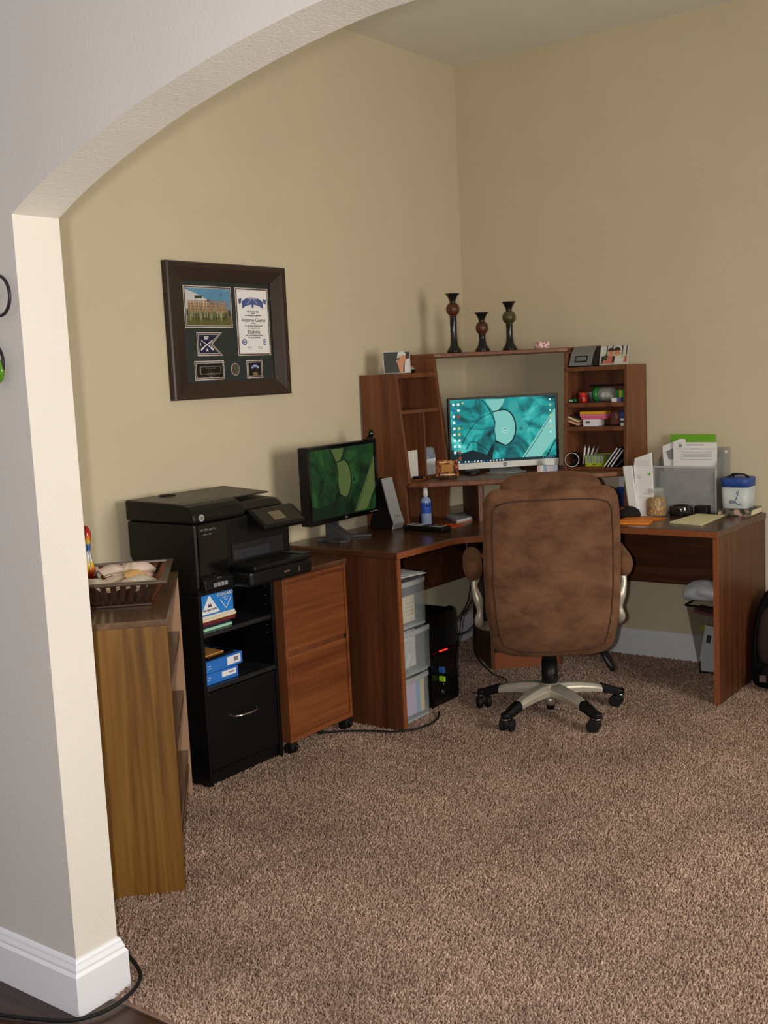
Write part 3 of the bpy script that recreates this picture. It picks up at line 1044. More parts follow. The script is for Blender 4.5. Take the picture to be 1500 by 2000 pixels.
# coin
m = MB()
Mc = fM(.0) @ Matrix.Translation((.533 * WI, -.885 * HI, 0))
m.cyl((0, 0, 0), .0245, .0012, 28, 0, Mc).cyl((0, 0, .0012), .0225, .0006, 28, 1, Mc).cyl((0, 0, .0018), .0195, .0018, 28, 2, Mc).cyl((0, 0, .0036), .0145, .0006, 28, 3, Mc)
m.build('coin', [M_matw, M_maroon, mat('coin_bronze', (112, 94, 72), rough=.4, metal=.6), mat('coin_center', (70, 84, 66), rough=.5)], pf)
# badge patch
x0, y0, x1, y1 = window(.668, .798, .858, .985)
m = MB()
flat(m, rect(x0, y0, x1, y1), fM(.0016), 0, 0)
cx, cy = (x0 + x1) / 2, (y0 + y1) / 2
ar = [(cx + .034 * math.sin(a), cy - .012 + .034 * math.cos(a)) for a in [(-.9 + 1.8 * k / 10) for k in range(11)]]
ai = [(cx + .020 * math.sin(a), cy - .016 + .022 * math.cos(a)) for a in [(-.9 + 1.8 * k / 10) for k in range(11)]]
flat(m, ar + ai[::-1], fM(.0019), 1, .0002)
for k, c_ in enumerate('AIRBORNE'):
    a = -.72 + 1.44 * k / 7
    m.text(c_, .0095, fM(.0024) @ Matrix.Translation((cx + .0275 * math.sin(a), cy - .014 + .0275 * math.cos(a), 0)) @ Matrix.Rotation(-a, 4, 'Z'), 2, bold=.0003)
flat(m, circ(.013, 18, cx, cy - .020, sx=1.2, sy=.7), fM(.002), 3, .0003)
m.build('badge_patch', [M_gloss, mat('patch_blue', (40, 62, 130), rough=.7), M_white, mat('badge_silver', (150, 140, 112), rough=.4, metal=.7)], pf)

# ================================================================ MONITORS


def wallpaper(name, stops, strength, seed):
    m, nt, b = new_mat(name)
    tc = nt.nodes.new('ShaderNodeTexCoord')
    mp = nt.nodes.new('ShaderNodeMapping')
    mp.inputs['Location'].default_value = (seed, seed * 1.7, 0)
    mp.inputs['Scale'].default_value = (5, 5, 5)
    n = nt.nodes.new('ShaderNodeTexNoise')
    n.inputs['Scale'].default_value = 1.3; n.inputs['Detail'].default_value = 5; n.inputs['Distortion'].default_value = 1.6
    r = ramp(nt, stops)
    nt.links.new(tc.outputs['Object'], mp.inputs['Vector'])
    nt.links.new(mp.outputs['Vector'], n.inputs['Vector'])
    nt.links.new(n.outputs['Fac'], r.inputs['Fac'])
    nt.links.new(r.outputs['Color'], b.inputs['Emission Color'])
    b.inputs['Emission Strength'].default_value = strength
    b.inputs['Base Color'].default_value = (.01, .01, .01, 1)
    b.inputs['Roughness'].default_value = .45
    b.inputs['Specular IOR Level'].default_value = .08
    return m


def strip(pts, w0, w1=None):
    """thin tapered ribbon along 2D points"""
    w1 = w0 if w1 is None else w1
    n = len(pts); a, c = [], []
    for i, p in enumerate(pts):
        q0, q1 = pts[max(0, i - 1)], pts[min(n - 1, i + 1)]
        d = Vector((q1[0] - q0[0], q1[1] - q0[1])).normalized()
        w = w0 + (w1 - w0) * i / (n - 1)
        a.append((p[0] - d.y * w, p[1] + d.x * w)); c.append((p[0] + d.y * w, p[1] - d.x * w))
    return a, c


def screen(name, Ms, w, h, mats, parent, icons=True):
    """desktop picture in the plane of Ms, lower left corner at its origin"""
    m = MB()
    U = lambda u, v: (u * w, v * h)
    flat(m, rect(0, 0, w, h), Ms, 0, 0)
    z = .0002
    # pale beam and light corner
    flat(m, [U(.985, .78), U(1, .80), U(1, .33), U(.84, .02), U(.66, .02)], Ms, 1, z)
    flat(m, [U(.33, .985), U(.52, .985), U(.50, .90), U(.45, .80), U(.40, .80)], Ms, 1, z)
    # dark washes
    flat(m, [U(0, .0), U(.36, .0), U(.33, .12), U(.2, .20), U(.1, .16), U(0, .22)], Ms, 3, z)
    flat(m, [U(.30, .0), U(.38, .02), U(.405, .30), U(.36, .20)], Ms, 3, z * 1.5)
    # pale D shaped blob with dark outline
    blob = [U(.405, .78)] + [U(.50 + .11 * math.cos(a), .53 + .275 * math.sin(a)) for a in [1.75 - k * .2 for k in range(17)]] + [U(.43, .33), U(.415, .50), U(.425, .62)]
    out = [U(.40, .80)] + [U(.505 + .118 * math.cos(a), .53 + .29 * math.sin(a)) for a in [1.75 - k * .2 for k in range(17)]] + [U(.42, .30), U(.415, .50), U(.42, .62)]
    flat(m, out[::-1], Ms, 2, z * 2)
    flat(m, blob[::-1], Ms, 1, z * 3)
    for pts, ww in (([U(.30, .985), U(.36, .85), U(.41, .66), U(.425, .48), U(.41, .25), U(.37, .08)], .0022),
                    ([U(.10, .30), U(.17, .50), U(.27, .68), U(.37, .76), U(.44, .81)], .0018), ([U(.15, .55), U(.28, .52), U(.40, .54)], .0010),
                    ([U(.68, .02), U(.83, .36), U(.985, .76)], .0016), ([U(.14, .22), U(.20, .34), U(.33, .20), U(.38, .05)], .0022), ([U(.12, .12), U(.22, .22), U(.30, .18), U(.36, .02)], .0012),
                    ([U(.90, .02), U(.95, .16), U(1.0, .30)], .004)):
        pp = [(p.x, p.y) for p in smooth_path([(a, c, 0) for a, c in pts], 5)]
        a, c = strip(pp, ww, ww * .5)
        for i in range(len(a) - 1):
            flat(m, [c[i], c[i + 1], a[i + 1], a[i]], Ms, 2, z * 2.6)
    for (u, v, r, mi) in ((.68, .52, .055, 4), (.665, .50, .017, 2), (.60, .86, .05, 4), (.63, .66, .045, 4)):
        flat(m, circ(r * w, 24, u * w, v * h), Ms, mi, z * 1.6)
    # round logo
    flat(m, circ(.0265 * w, 28, .513 * w, .485 * h), Ms, 5, z * 4)
    flat(m, circ(.0225 * w, 28, .513 * w, .485 * h), Ms, 4, z * 5)
    m.text('hp', .030 * w, Ms @ Matrix.Translation((.513 * w, .487 * h, z * 6)), 5, shear=.25, bold=.0003)
    if icons:
        rn = random.Random(4)
        for col, n in ((0, 9), (1, 10)):
            for k in range(n):
                u, v = .022 + .045 * col, .955 - .094 * k - .01
                mi = rn.choice([5, 5, 6, 5, 7, 5, 8])
                flat(m, rect(u * w, (v - .035) * h, (u + .022) * w, (v + .004) * h), Ms, mi, z * 4)
                flat(m, rect((u - .003) * w, (v - .052) * h, (u + .025) * w, (v - .046) * h), Ms, 4, z * 4)
        flat(m, rect(.112 * w, .93 * h, .128 * w, .962 * h), Ms, 8, z * 4)
        for k in range(7):
            v = .955 - .086 * k
            flat(m, rect(.945 * w, (v - .03) * h, (.958 + .004 * (k % 2)) * w, v * h), Ms, 8 if k % 2 else 5, z * 4)
        flat(m, rect(0, 0, w, .042 * h), Ms, 9, z * 3.5)
        for k in range(16):
            flat(m, rect((.03 + .03 * k) * w, .010 * h, (.042 + .03 * k) * w, .032 * h), Ms, rn.choice([5, 6, 5, 7]), z * 5)
        for k in range(6):
            flat(m, rect((.87 + .02 * k) * w, .014 * h, (.878 + .02 * k) * w, .026 * h), Ms, 4, z * 5)
    return m.build(name, mats, parent)


wp1 = [wallpaper('screen_teal', [(.32, (0, 34, 40)), (.45, (6, 98, 102)), (.56, (20, 150, 148)), (.72, (84, 196, 188))], 1.05, 1.0), emis('screen_pale', (128, 200, 190), .9), emis('screen_ink', (0, 26, 32), .8),
       emis('screen_shade', (0, 34, 42), .8), emis('screen_mid', (52, 168, 160), .85), emis('screen_white', (228, 240, 240), 1.0), emis('screen_icon_blue', (40, 96, 190), .9), emis('screen_icon_red', (190, 50, 46), .9),
       emis('screen_icon_yellow', (214, 196, 110), .9), emis('screen_taskbar', (8, 44, 58), .8)]
mon = thing('monitor', 'large silver and black monitor with teal desktop picture on the hutch shelf', 'monitor', (.455, -.395, SHZ))
s2 = math.sqrt(.5)
Mm = frame_M((.455 - .271 * s2, -.395 - .271 * s2, .970), (s2, s2, 0), (0, 0, 1))   # x right, y up, z towards the room
MB().box((0, 0, -.030), (.542, .346, 0), 0, Mm).build('housing', M_plastic, mon, bevel=.006, seg=3)
bz = MB()
bz.box((0, .336, 0), (.542, .346, .004), 0, Mm).box((0, .030, 0), (.010, .336, .004), 0, Mm).box((.532, .030, 0), (.542, .336, .004), 0, Mm)
bz.build('bezel', M_plastic, mon, bevel=.001)
lb_ = MB().box((0, 0, -.012), (.542, .030, .006), 0, Mm).build('lower_bezel', mat('silver_bezel', (206, 206, 202), rough=.35), mon, bevel=.002)
lg = MB().cyl((.271, .015, .006), .0095, .0008, 24, 0, Mm)
lg.text('hp', .011, Mm @ Matrix.Translation((.271, .0155, .0070)), 1, shear=.25, bold=.0002)
lg.build('logo', [M_dgrey, M_white], lb_)
screen('screen', Mm @ Matrix.Translation((.010, .030, .0008)), .522, .306, wp1, mon)
M_sat = mat('satin_grey_metal', (132, 134, 140), rough=.38, metal=.5)
stn = MB()
stn.loft([[(.271 + sx * hw, zz, dz + dd) for sx, dd in ((-1, 0), (1, 0), (1, .010), (-1, .010))] for zz, hw, dz in ((.12, .062, -.058), (.04, .066, -.050), (.0, .072, -.030), (-.014, .078, .0), (-.0235, .084, .028))], 0, True, True, Mm)
stn.build('stand_neck', M_sat, mon, bevel=.003)
Mb = Matrix.Translation((.455 + .012, -.395 - .012, SHZ)) @ Matrix.Rotation(PI / 4, 4, 'Z')
MB().lathe([(0, 0), (.120, 0), (.122, .003), (.116, .006), (0, .008)], (0, 0, 0), 40, 0, Mb, True, .85, .50).build('stand_base', M_sat, mon)

wp2 = [wallpaper('screen_green', [(.3, (4, 22, 10)), (.45, (16, 52, 22)), (.6, (26, 72, 30)), (.75, (54, 100, 42))], .62, 3.0), emis('dim_pale', (92, 108, 56), .62), emis('dim_ink', (4, 22, 10), .6),
       emis('dim_shade', (8, 34, 16), .6), emis('dim_mid', (38, 82, 36), .6), emis('dim_white', (140, 146, 90), .6)]
mo2 = thing('monitor', 'black square-edged monitor with dim green desktop picture on the desk by the left wall', 'monitor', (.15, -1.335, ZT))
ph = math.radians(93)
ux, uy = math.cos(ph), math.sin(ph)
tl = math.radians(1.5)
Mn = frame_M((.20 - .255 * ux, -1.335 - .255 * uy, .830), (ux, uy, 0), (0, 0, 1))
MB().box((0, 0, -.045), (.510, .329, 0), 0, Mn).box((.10, .05, -.075), (.41, .28, -.045), 0, Mn).build('housing', M_plastic, mo2, bevel=.004)
bz = MB()
bz.box((0, .313, 0), (.51, .329, .006), 0, Mn).box((0, 0, 0), (.51, .020, .006), 0, Mn).box((0, .020, 0), (.016, .313, .006), 0, Mn).box((.494, .020, 0), (.51, .313, .006), 0, Mn)
bzo = bz.build('bezel', M_gloss, mo2, bevel=.0015)
bt = MB()
bt.text('DELL', .011, Mn @ Matrix.Translation((.255, .010, .0066)), 0, bold=.0003)
bt.build('logo', M_grey, bzo)
for k in range(5):
    MB().box((.44 + .012 * k, .007, .006), (.447 + .012 * k, .012, .0078), 0, Mn).build('button', M_grey, bzo)
screen('screen', Mn @ Matrix.Translation((.016, .020, .001)), .478, .293, wp2, mo2, False)
nk = MB().box((.215, -.075, -.085), (.295, .16, -.065), 0, Mn)
nk.build('stand_neck', M_dgrey, mo2, bevel=.006)
bs = MB()
bs.prism([(.16, -.09), (.35, -.09), (.33, -.05), (.26, -.03), (.18, -.05)], 'y', -.090, -.076, 0, Mn)
bs.loft([[(.235 + dx, y, z) for dx, y in ((-.025, y0_), (.025, y0_), (.025, y1_), (-.025, y1_))] for (y0_, y1_, z) in ((-.082, -.010, -.07), (-.088, -.072, .03))][::1], 0, False, True, Mn)
bs.prism([(.27, -.06), (.33, -.075), (.40, .045), (.36, .06)], 'y', -.0895, -.078, 0, Mn)
bs.prism([(.16, -.06), (.23, -.06), (.20, .06), (.14, .05)], 'y', -.0895, -.078, 0, Mn)
bs.build('stand_base', M_dgrey, mo2, bevel=.002)

wc = thing('webcam', 'small black webcam clipped on top of the dim green monitor', 'webcam', (.185, -1.125, 1.159))
MB().tube([(.20, -1.125, 1.172), (.20, -1.125, 1.187), (.20, -1.125, 1.204)], [.010, .013, .009], 14, 0, None).build('body', M_gloss, wc)
MB().cyl((.211, -1.125, 1.186), .006, .004, 14, 0, None, 'x').build('lens', M_chrome, wc)
MB().box((.170, -1.150, 1.1595), (.206, -1.100, 1.1645)).box((.185, -1.135, 1.164), (.20, -1.115, 1.176)).build('clip', M_plastic, wc, bevel=.001)

sp_ = thing('speaker', 'slanted silver and black desktop speaker beside the dim green monitor', 'speaker', (.17, -1.0, ZT))
prs = [(.105, ZT), (.225, ZT), (.237, ZT + .03), (.216, ZT + .085), (.178, ZT + .232), (.110, ZT + .232), (.128, ZT + .09), (.100, ZT + .03)]
MB().prism(prs, 'y', -1.036, -.962).build('body', M_plastic, sp_, bevel=.005, seg=3)
fr_ = [(.2255, ZT + .002), (.2375, ZT + .03), (.2165, ZT + .085), (.1785, ZT + .231), (.186, ZT + .236), (.224, ZT + .088), (.246, ZT + .03), (.232, ZT + .001)]
fo = MB().prism(fr_, 'y', -1.038, -.960).build('grille', mat('speaker_silver', (172, 176, 180), rough=.45, metal=.15, bump=.3, bscale=900), sp_, bevel=.002)
for k in range(3):
    MB().cyl((.232, -1.018 + .016 * k, ZT + .062), .004, .006, 10, 0, None, 'x').build('knob', M_metal, fo)

# ---------------------------------------------------------------- left desk clutter
sb = thing('spray_bottle', 'clear plastic spray bottle of blue liquid with white pump', 'bottle', (.285, -.838, ZT))
M_blueliq = mat('blue_liquid_bottle', (150, 168, 206), rough=.15, spec=.6)
MB().lathe([(0, 0), (.022, 0), (.0245, .004), (.0245, .112), (.021, .124), (.011, .130), (.011, .138), (0, .138)], n=28).build('bottle', M_blueliq, sb, local=True)
MB().lathe([(.0247, .056), (.0249, .057), (.0249, .106), (.0247, .107)], n=28, caps=False).build('label', mat('deep_blue_label', (48, 88, 190), rough=.35, var=.1, scale=60), sb, local=True)
mk = MB()
for k, a in enumerate((-1.05, -.85, -.65, -.45)):
    mk.tube([(.0253 * math.cos(a), .0253 * math.sin(a), .088), (.0253 * math.cos(a + .1), .0253 * math.sin(a + .1), .099), (.0253 * math.cos(a + .16), .0253 * math.sin(a + .16), .090)], .0013, 6)
mk.build('label_writing', M_navy, sb, local=True)
MB().lathe([(0, .134), (.0125, .134), (.0125, .158), (.0105, .162), (.0105, .180), (.006, .186), (.006, .196), (0, .197)], n=24).build('pump_cap', mat('white_plastic', (232, 226, 226), rough=.35), sb, local=True)

lm = thing('label_maker', 'black handheld device with white panels lying on the left desk wing', 'handheld device', (.395, -.998, ZT), math.radians(-6))
MB().rbox((0, 0, .013), (.235, .066, .025), .008, 0, 4).build('body', M_plastic, lm, local=True)
MB().box((-.10, -.026, .0252), (-.02, .024, .0262)).build('panel', M_white, lm, local=True, bevel=.0004)
MB().box((-.088, -.018, .0262), (-.036, .016, .0268)).build('display', M_dgrey, lm, local=True)
MB().box((.03, -.024, .0252), (.10, .022, .0262)).build('panel', M_white, lm, local=True, bevel=.0004)
kk = MB()
for i in range(4):
    for j in range(3):
        kk.box((.036 + .016 * i, -.018 + .014 * j, .0262), (.046 + .016 * i, -.010 + .014 * j, .0275))
kk.build('keypad', M_dgrey, lm, local=True)

tag(MB().prism([(.25, -.615), (.27, -.50), (.405, -.628), (.405, -.765)], 'z', ZT + .004, ZT + .016).build('notebook', [mat('pale_blue_cover', (178, 184, 196), rough=.6)], None, (.34, -.62, ZT), bevel=.001),
    'pale grey notebook lying under the monitor shelf on the desk', 'notebook')
tag(MB().prism([(.26, -.62), (.28, -.515), (.412, -.632), (.412, -.78)], 'z', ZT + .0006, ZT + .004).build('folder', [mat('salmon_folder', (206, 128, 96), rough=.6)], None, (.34, -.62, ZT)),
    'thin salmon folder under the pale grey notebook', 'folder')
tag(MB().prism([(.335, -.80), (.385, -.78), (.475, -.80), (.455, -.895)], 'z', ZT + .0006, ZT + .0022).build('orange_card', [mat('red_orange_card', (214, 88, 34), rough=.5)], None, (.41, -.82, ZT)),
    'red-orange card lying beside the black handheld device', 'card')
tg = thing('tape_spool', 'dark purple and black spool in shadow behind the spray bottle', 'spool', (.225, -.775, ZT))
MB().cyl((0, 0, 0), .024, .030, 20).build('spool', M_plastic, tg, local=True)
MB().cyl((0, 0, .030), .021, .012, 20).build('spool_cap', mat('purple_plastic', (78, 52, 92), rough=.4), tg, local=True, bevel=.002)

# ================================================================ ON TOP OF THE HUTCH
M_ceramic = mat('dark_bronze_ceramic', (24, 26, 26), rough=.16, var=.3, scale=30)
M_ball_red = mat('red_bronze_band', (82, 44, 30), rough=.35, var=.35, scale=30)
M_ball_green = mat('green_bronze_band', (72, 66, 34), rough=.35, var=.35, scale=30)


def candle(x, y, z, H, kind, label, sc=1.0):
    c = thing('candle_holder', label, 'candle holder', (x, y, z), 0, 'ceramic candle holders on the hutch')
    zt = H
    foot = [(0, 0), (.034, 0), (.036, .006), (.034, .014), (.026, .024), (.020, .036), (.0175, .054)]
    zb = zt - .105
    stem = foot + [(.0160, max(.058, .5 * zb)), (.0160, zb - .010), (.018, zb - .004)]
    MB().lathe(stem + [(0, zb - .004)], n=28).build('stem', M_ceramic, c, local=True)
    r = .033 * sc
    MB().lathe([(.017, zb - .006)] + [(max(.014, r * math.sin(a)), zb + .030 - .034 * math.cos(a)) for a in [.5 + k * .214 for k in range(11)]], n=28).build('ball', kind, c, local=True)
    MB().lathe([(.0145, zb + .052), (.0135, zb + .062), (.016, zb + .074), (.026, zb + .094), (.0345, zt - .003), (.0345, zt), (.031, zt), (.026, zt - .006), (0, zt - .007)], n=28).build('cup', M_ceramic, c, local=True)
    return c


BZ = 1.532
candle(.236, -.467, BZ, .285, M_ball_red, 'tallest dark ceramic candle holder with reddish ball on top of the hutch')
candle(.335, -.366, BZ, .190, M_ball_red, 'shortest dark ceramic candle holder, between the two taller ones', .92)
candle(.432, -.268, BZ, .236, M_ball_green, 'middle-height dark ceramic candle holder with greenish ball near the glass bowl')
mg, nt, b = new_mat('pink_mosaic_glass')
vo = nt.nodes.new('ShaderNodeTexVoronoi'); vo.inputs['Scale'].default_value = 95
tc = nt.nodes.new('ShaderNodeTexCoord')
rr = ramp(nt, [(.0, (238, 224, 226)), (.45, (216, 150, 160)), (.7, (176, 84, 104)), (.9, (240, 232, 232))])
sep = nt.nodes.new('ShaderNodeSeparateColor')
nt.links.new(tc.outputs['Object'], vo.inputs['Vector']); nt.links.new(vo.outputs['Color'], sep.inputs[0]); nt.links.new(sep.outputs[0], rr.inputs['Fac']); nt.links.new(rr.outputs['Color'], b.inputs['Base Color'])
b.inputs['Roughness'].default_value = .15
cbw = MB().lathe([(0, 0), (.036, 0), (.040, .006), (.041, .036), (.0375, .036), (.036, .010), (0, .008)], n=32).build('glass_bowl', mg, None, (.545, -.152, BZ), local=True)
tag(cbw, 'small pink and white mosaic glass bowl on the hutch top', 'bowl')

# grey weather clock
wcl = thing('desk_clock', 'grey wedge-shaped digital clock on the right hutch tower', 'clock', (.787, -.15, 1.4365))
pc = [(-.075, 0), (-.072, .012), (-.045, .062), (-.012, .094), (.055, .098), (.055, .0)]
MB().prism(pc, 'x', -.065, .062, 0).build('body', M_plastic, wcl, local=True, bevel=.006, seg=3)
fc_ = [(-.0765, .006), (-.074, .013), (-.0465, .0635), (-.0125, .0955), (-.0100, .0925), (-.044, .061), (-.071, .0115), (-.0735, .006)]
face = MB().prism(fc_, 'x', -.060, .057).build('face', mat('clock_grey', (120, 122, 124), rough=.45), wcl, local=True, bevel=.001)
Mk = frame_M((0, -.0600, .0350), (1, 0, 0), (0, .475, .88))
MB().box((-.032, -.017, .001), (.032, .017, .004), 0, Mk).build('bezel', M_gloss, wcl, local=True, bevel=.001)
MB().box((-.026, -.010, .004), (.026, .010, .0046), 0, Mk).build('display', mat('lcd_grey', (108, 118, 120), rough=.25), wcl, local=True)


def photo(mb_mats, painter, name, label, loc, rz, w, h, tilt, fw, fmat):
    t = thing(name, label, 'photo frame', loc, rz)
    Mp = Matrix.Rotation(tilt, 4, 'X') @ frame_M((-w / 2, 0, 0.0008), (1, 0, 0), (0, 0, 1))
    fb = MB()
    fb.box((0, 0, 0), (w, fw, .008), 0, Mp).box((0, h - fw, 0), (w, h, .008), 0, Mp).box((0, fw, 0), (fw, h - fw, .008), 0, Mp).box((w - fw, fw, 0), (w, h - fw, .008), 0, Mp)
    fb.box((0, 0, -.003), (w, h, 0), 0, Mp)
    fb.build('frame', fmat, t, local=True, bevel=.0008)
    m = MB()
    painter(m, Mp @ Matrix.Translation((fw, fw, .004)), w - 2 * fw, h - 2 * fw)
    m.build('photograph', mb_mats, t, local=True)
    MB().prism([(.0, .002), (h * .5, .002), (h * .68, h * .75), (h * .64, h * .75)][::1], 'x', -.012, .012, 0, Matrix.Rotation(tilt, 4, 'X') @ Matrix.Scale(-1, 4, (0, 1, 0)) @ Matrix.Scale(-1, 4, (0, 1, 0)) @ Matrix.Translation((0, .004, 0))).build('easel_back', M_plastic, t, local=True) if False else None
    return t


P_skin = mat('photo_skin_tone', (196, 138, 106), rough=.35)
P_dark = mat('photo_dark', (52, 56, 56), rough=.35, var=.2, scale=80)
P_white = mat('photo_white', (206, 206, 206), rough=.35)
P_hair = mat('photo_hair', (58, 40, 32), rough=.35)
P_pink = mat('photo_pink', (190, 110, 96), rough=.35)
P_lite = mat('photo_light_green', (186, 196, 168), rough=.35, var=.15, scale=60)


def paint_left(m, M, w, h):
    U = lambda *q: [(u * w, v * h) for u, v in q]
    flat(m, rect(0, 0, w, h), M, 1, 0)
    flat(m, U((.78, 0), (1, 0), (1, .68), (.86, .66), (.80, .45)), M, 2, .0002)
    flat(m, U((.46, .60), (.54, .40), (.58, .10), (.64, 0), (.78, 0), (.74, .25), (.80, .50), (.70, .62), (.58, .66)), M, 0, .0003)
    flat(m, circ(.15 * w, 16, .76 * w, .72 * h), M, 0, .0004)
    flat(m, circ(.17 * w, 14, .70 * w, .82 * h, .2, PI + .2), M, 2, .0005)
    flat(m, U((.50, .74), (.56, .70), (.66, .80), (.60, .86)), M, 2, .0005)
    flat(m, U((.84, .70), (.94, .64), (.98, .90), (.88, .96)), M, 3, .0005)
    flat(m, U((.72, .02), (.76, .02), (.80, .46), (.77, .48)), M, 3, .0005)


def paint_right(m, M, w, h):
    U = lambda *q: [(u * w, v * h) for u, v in q]
    flat(m, rect(0, 0, w, h), M, 2, 0)
    flat(m, U((0, .3), (1, .3), (1, .62), (0, .62)), M, 5, .0001)
    for u in (.18, .40, .78, .95):
        flat(m, U((u, .5), (u + .04, .5), (u + .05, 1), (u, 1)), M, 1, .0002)
    flat(m, U((0, 0), (.3, 0), (.34, .4), (.2, .5), (0, .42)), M, 1, .0003)
    for (u, v, s) in ((.36, .62, 1.0), (.60, .64, 1.05)):
        flat(m, U((u - .17, 0), (u + .16, 0), (u + .13, .42), (u - .12, .42)), M, 4 if u < .5 else 2, .0004)
        flat(m, circ(.11 * w * s, 18, u * w, v * h, sy=1.15), M, 0, .0006)
        flat(m, circ(.125 * w * s, 16, u * w, (v + .09) * h, 0, PI), M, 3, .0007)
    flat(m, U((.42, .1), (.52, .1), (.54, .42), (.44, .44)), M, 3, .0005)
    flat(m, U((.06, .0), (.2, .0), (.22, .2), (.10, .24)), M, 4, .0006)
    flat(m, U((.86, .05), (1, .05), (1, .4), (.9, .42)), M, 4, .0005)


PM = [P_skin, P_dark, P_white, P_hair, P_pink, P_lite]
photo(PM, paint_left, 'photo_frame', 'frameless photo of a person in a white cap on the left hutch tower', (.180, -.872, 1.4458), math.radians(44), .125, .100, math.radians(-8), .0022, P_white)
photo(PM, paint_right, 'photo_frame', 'silver-framed photo of two faces beside the grey clock', (.945, -.195, 1.4368), math.radians(-3), .146, .097, math.radians(-14), .006, mat('silver_frame', (206, 204, 200), rough=.3, metal=.5))
gd = thing('desk_gadget', 'silver dome-topped gadget lying behind the left hutch photo', 'gadget', (.120, -.735, 1.4455))
MB().lathe([(0, 0), (.040, 0), (.044, .008), (.044, .016), (0, .016)], n=28, sx=1.3).build('base', M_plastic, gd, local=True)
MB().lathe([(.046, .016), (.046, .020), (.038, .028), (.022, .038), (0, .041)], n=28, sx=1.3).build('dome', mat('satin_silver', (186, 186, 184), rough=.3, metal=.7), gd, local=True)

# ================================================================ IN THE LEFT TOWER
TZ = SHZ + .0162
env = thing('white_card', 'plain white card standing in the narrow left cubby of the hutch', 'card', (.232, -.866, TZ))
tag(env, env['label'], 'card')
MB().box((.0, -.036, 0), (.008, .042, .128)).build('card', mat('grey_white_card', (206, 204, 200), rough=.6), env, local=True, bevel=.001)
MB().box((.03, -.040, 0), (.07, -.010, .012)).build('clip', M_plastic, env, local=True, bevel=.003)
pk = thing('blister_pack', 'clear plastic pack with blue card standing right of the hutch divider', 'package', (.222, -.702, TZ))
MB().box((0, -.060, 0), (.006, .045, .075)).build('backing_card', M_white, pk, local=True)
MB().loft([[(.007, y, z) for y, z in ((-.058, .075), (.030, .075), (.012, .132), (-.052, .134))], [(.022, y, z) for y, z in ((-.055, .078), (.024, .078), (.008, .126), (-.048, .128))]], 0, False).build('blister', mat('clear_plastic', (170, 176, 190), rough=.2, alpha=.45), pk, local=True)
MB().box((.0065, -.055, .077), (.012, .010, .100)).box((.0065, -.05, .105), (.012, -.01, .118)).build('insert', mat('blue_insert', (72, 92, 150), rough=.4), pk, local=True)

# easel plaque on the monitor shelf
mq, nt, b = new_mat('colourful_print')
vo = nt.nodes.new('ShaderNodeTexNoise'); vo.inputs['Scale'].default_value = 42; vo.inputs['Detail'].default_value = 3
tc = nt.nodes.new('ShaderNodeTexCoord')
rr = ramp(nt, [(.34, (40, 18, 14)), (.47, (118, 50, 22)), (.58, (170, 104, 44)), (.72, (214, 176, 112))])
nt.links.new(tc.outputs['Object'], vo.inputs['Vector']); nt.links.new(vo.outputs['Fac'], rr.inputs['Fac']); nt.links.new(rr.outputs['Color'], b.inputs['Base Color'])
b.inputs['Roughness'].default_value = .25
pq = thing('postcard', 'colourful orange and brown picture tile on a small black easel under the monitor corner', 'picture', (.345, -.735, SHZ), math.radians(38))
Mp = Matrix.Rotation(math.radians(-18), 4, 'X') @ frame_M((-.055, 0, .012), (1, 0, 0), (0, 0, 1))
MB().box((0, 0, 0), (.108, .078, .006), 0, Mp).build('picture_tile', mq, pq, local=True, bevel=.001)
pt = MB()
pt.box((.028, .022, .006), (.082, .056, .0066), 0, Mp).box((.018, .066, .006), (.092, .069, .0065), 1, Mp).box((.02, .006, .006), (.09, .010, .0065), 1, Mp)
pt.build('picture_panel', [mat('gold_panel', (168, 118, 58), rough=.3, var=.2, scale=120), M_cream], pq, local=True)
MB().tube([(-.04, -.020, .002), (-.04, -.016, .012), (-.04, .035, .060)], .002, 6).tube([(.04, -.020, .002), (.04, -.016, .012), (.04, .035, .060)], .002, 6).tube([(-.042, -.018, .003), (.042, -.018, .003)], .002, 6).tube([(0, .035, .06), (0, .055, .002)], .002, 6).build('easel', M_plastic, pq, local=True)
hb = thing('usb_hub', 'round black hub with cable behind the picture tile on the monitor shelf', 'hub', (.355, -.535, SHZ))
MB().lathe([(0, 0), (.036, 0), (.038, .006), (.036, .018), (.030, .022), (0, .022)], n=28).build('body', M_plastic, hb, local=True)
MB().tube(smooth_path([(-.036, .0, .010), (-.07, -.02, .006), (-.10, -.05, .005), (-.12, -.09, .005)]), .0028, 8).tube(smooth_path([(0, .03, .015), (-.01, .06, .03), (-.03, .09, .06)]), .002, 6).build('cable', M_rubber, hb, local=True)

# sticky notes and tag right of the monitor
sn = thing('sticky_note_stack', 'stack of pink, white and blue striped notes below the monitor corner', 'sticky notes', (.645, -.315, SHZ), math.radians(10))
for k, c in enumerate(((226, 190, 208), (236, 236, 238), (150, 186, 224), (232, 206, 214), (196, 208, 226))):
    MB().box((-.040 + .016 * k, -.035, 0), (-.0245 + .016 * k, .035, .030)).build('note_block', mat('note_colour_%d' % k, c, rough=.7), sn, local=True)
tag(MB().prism([(-.022, 0), (.026, 0), (.024, .008), (.020, .030), (-.018, .032), (-.02, .012)], 'y', -.004, .004).build('white_tag', M_white, None, (.655, -.31, SHZ + .0305), rz=math.radians(15), local=True), 'white plastic tag standing on the striped note stack', 'tag')

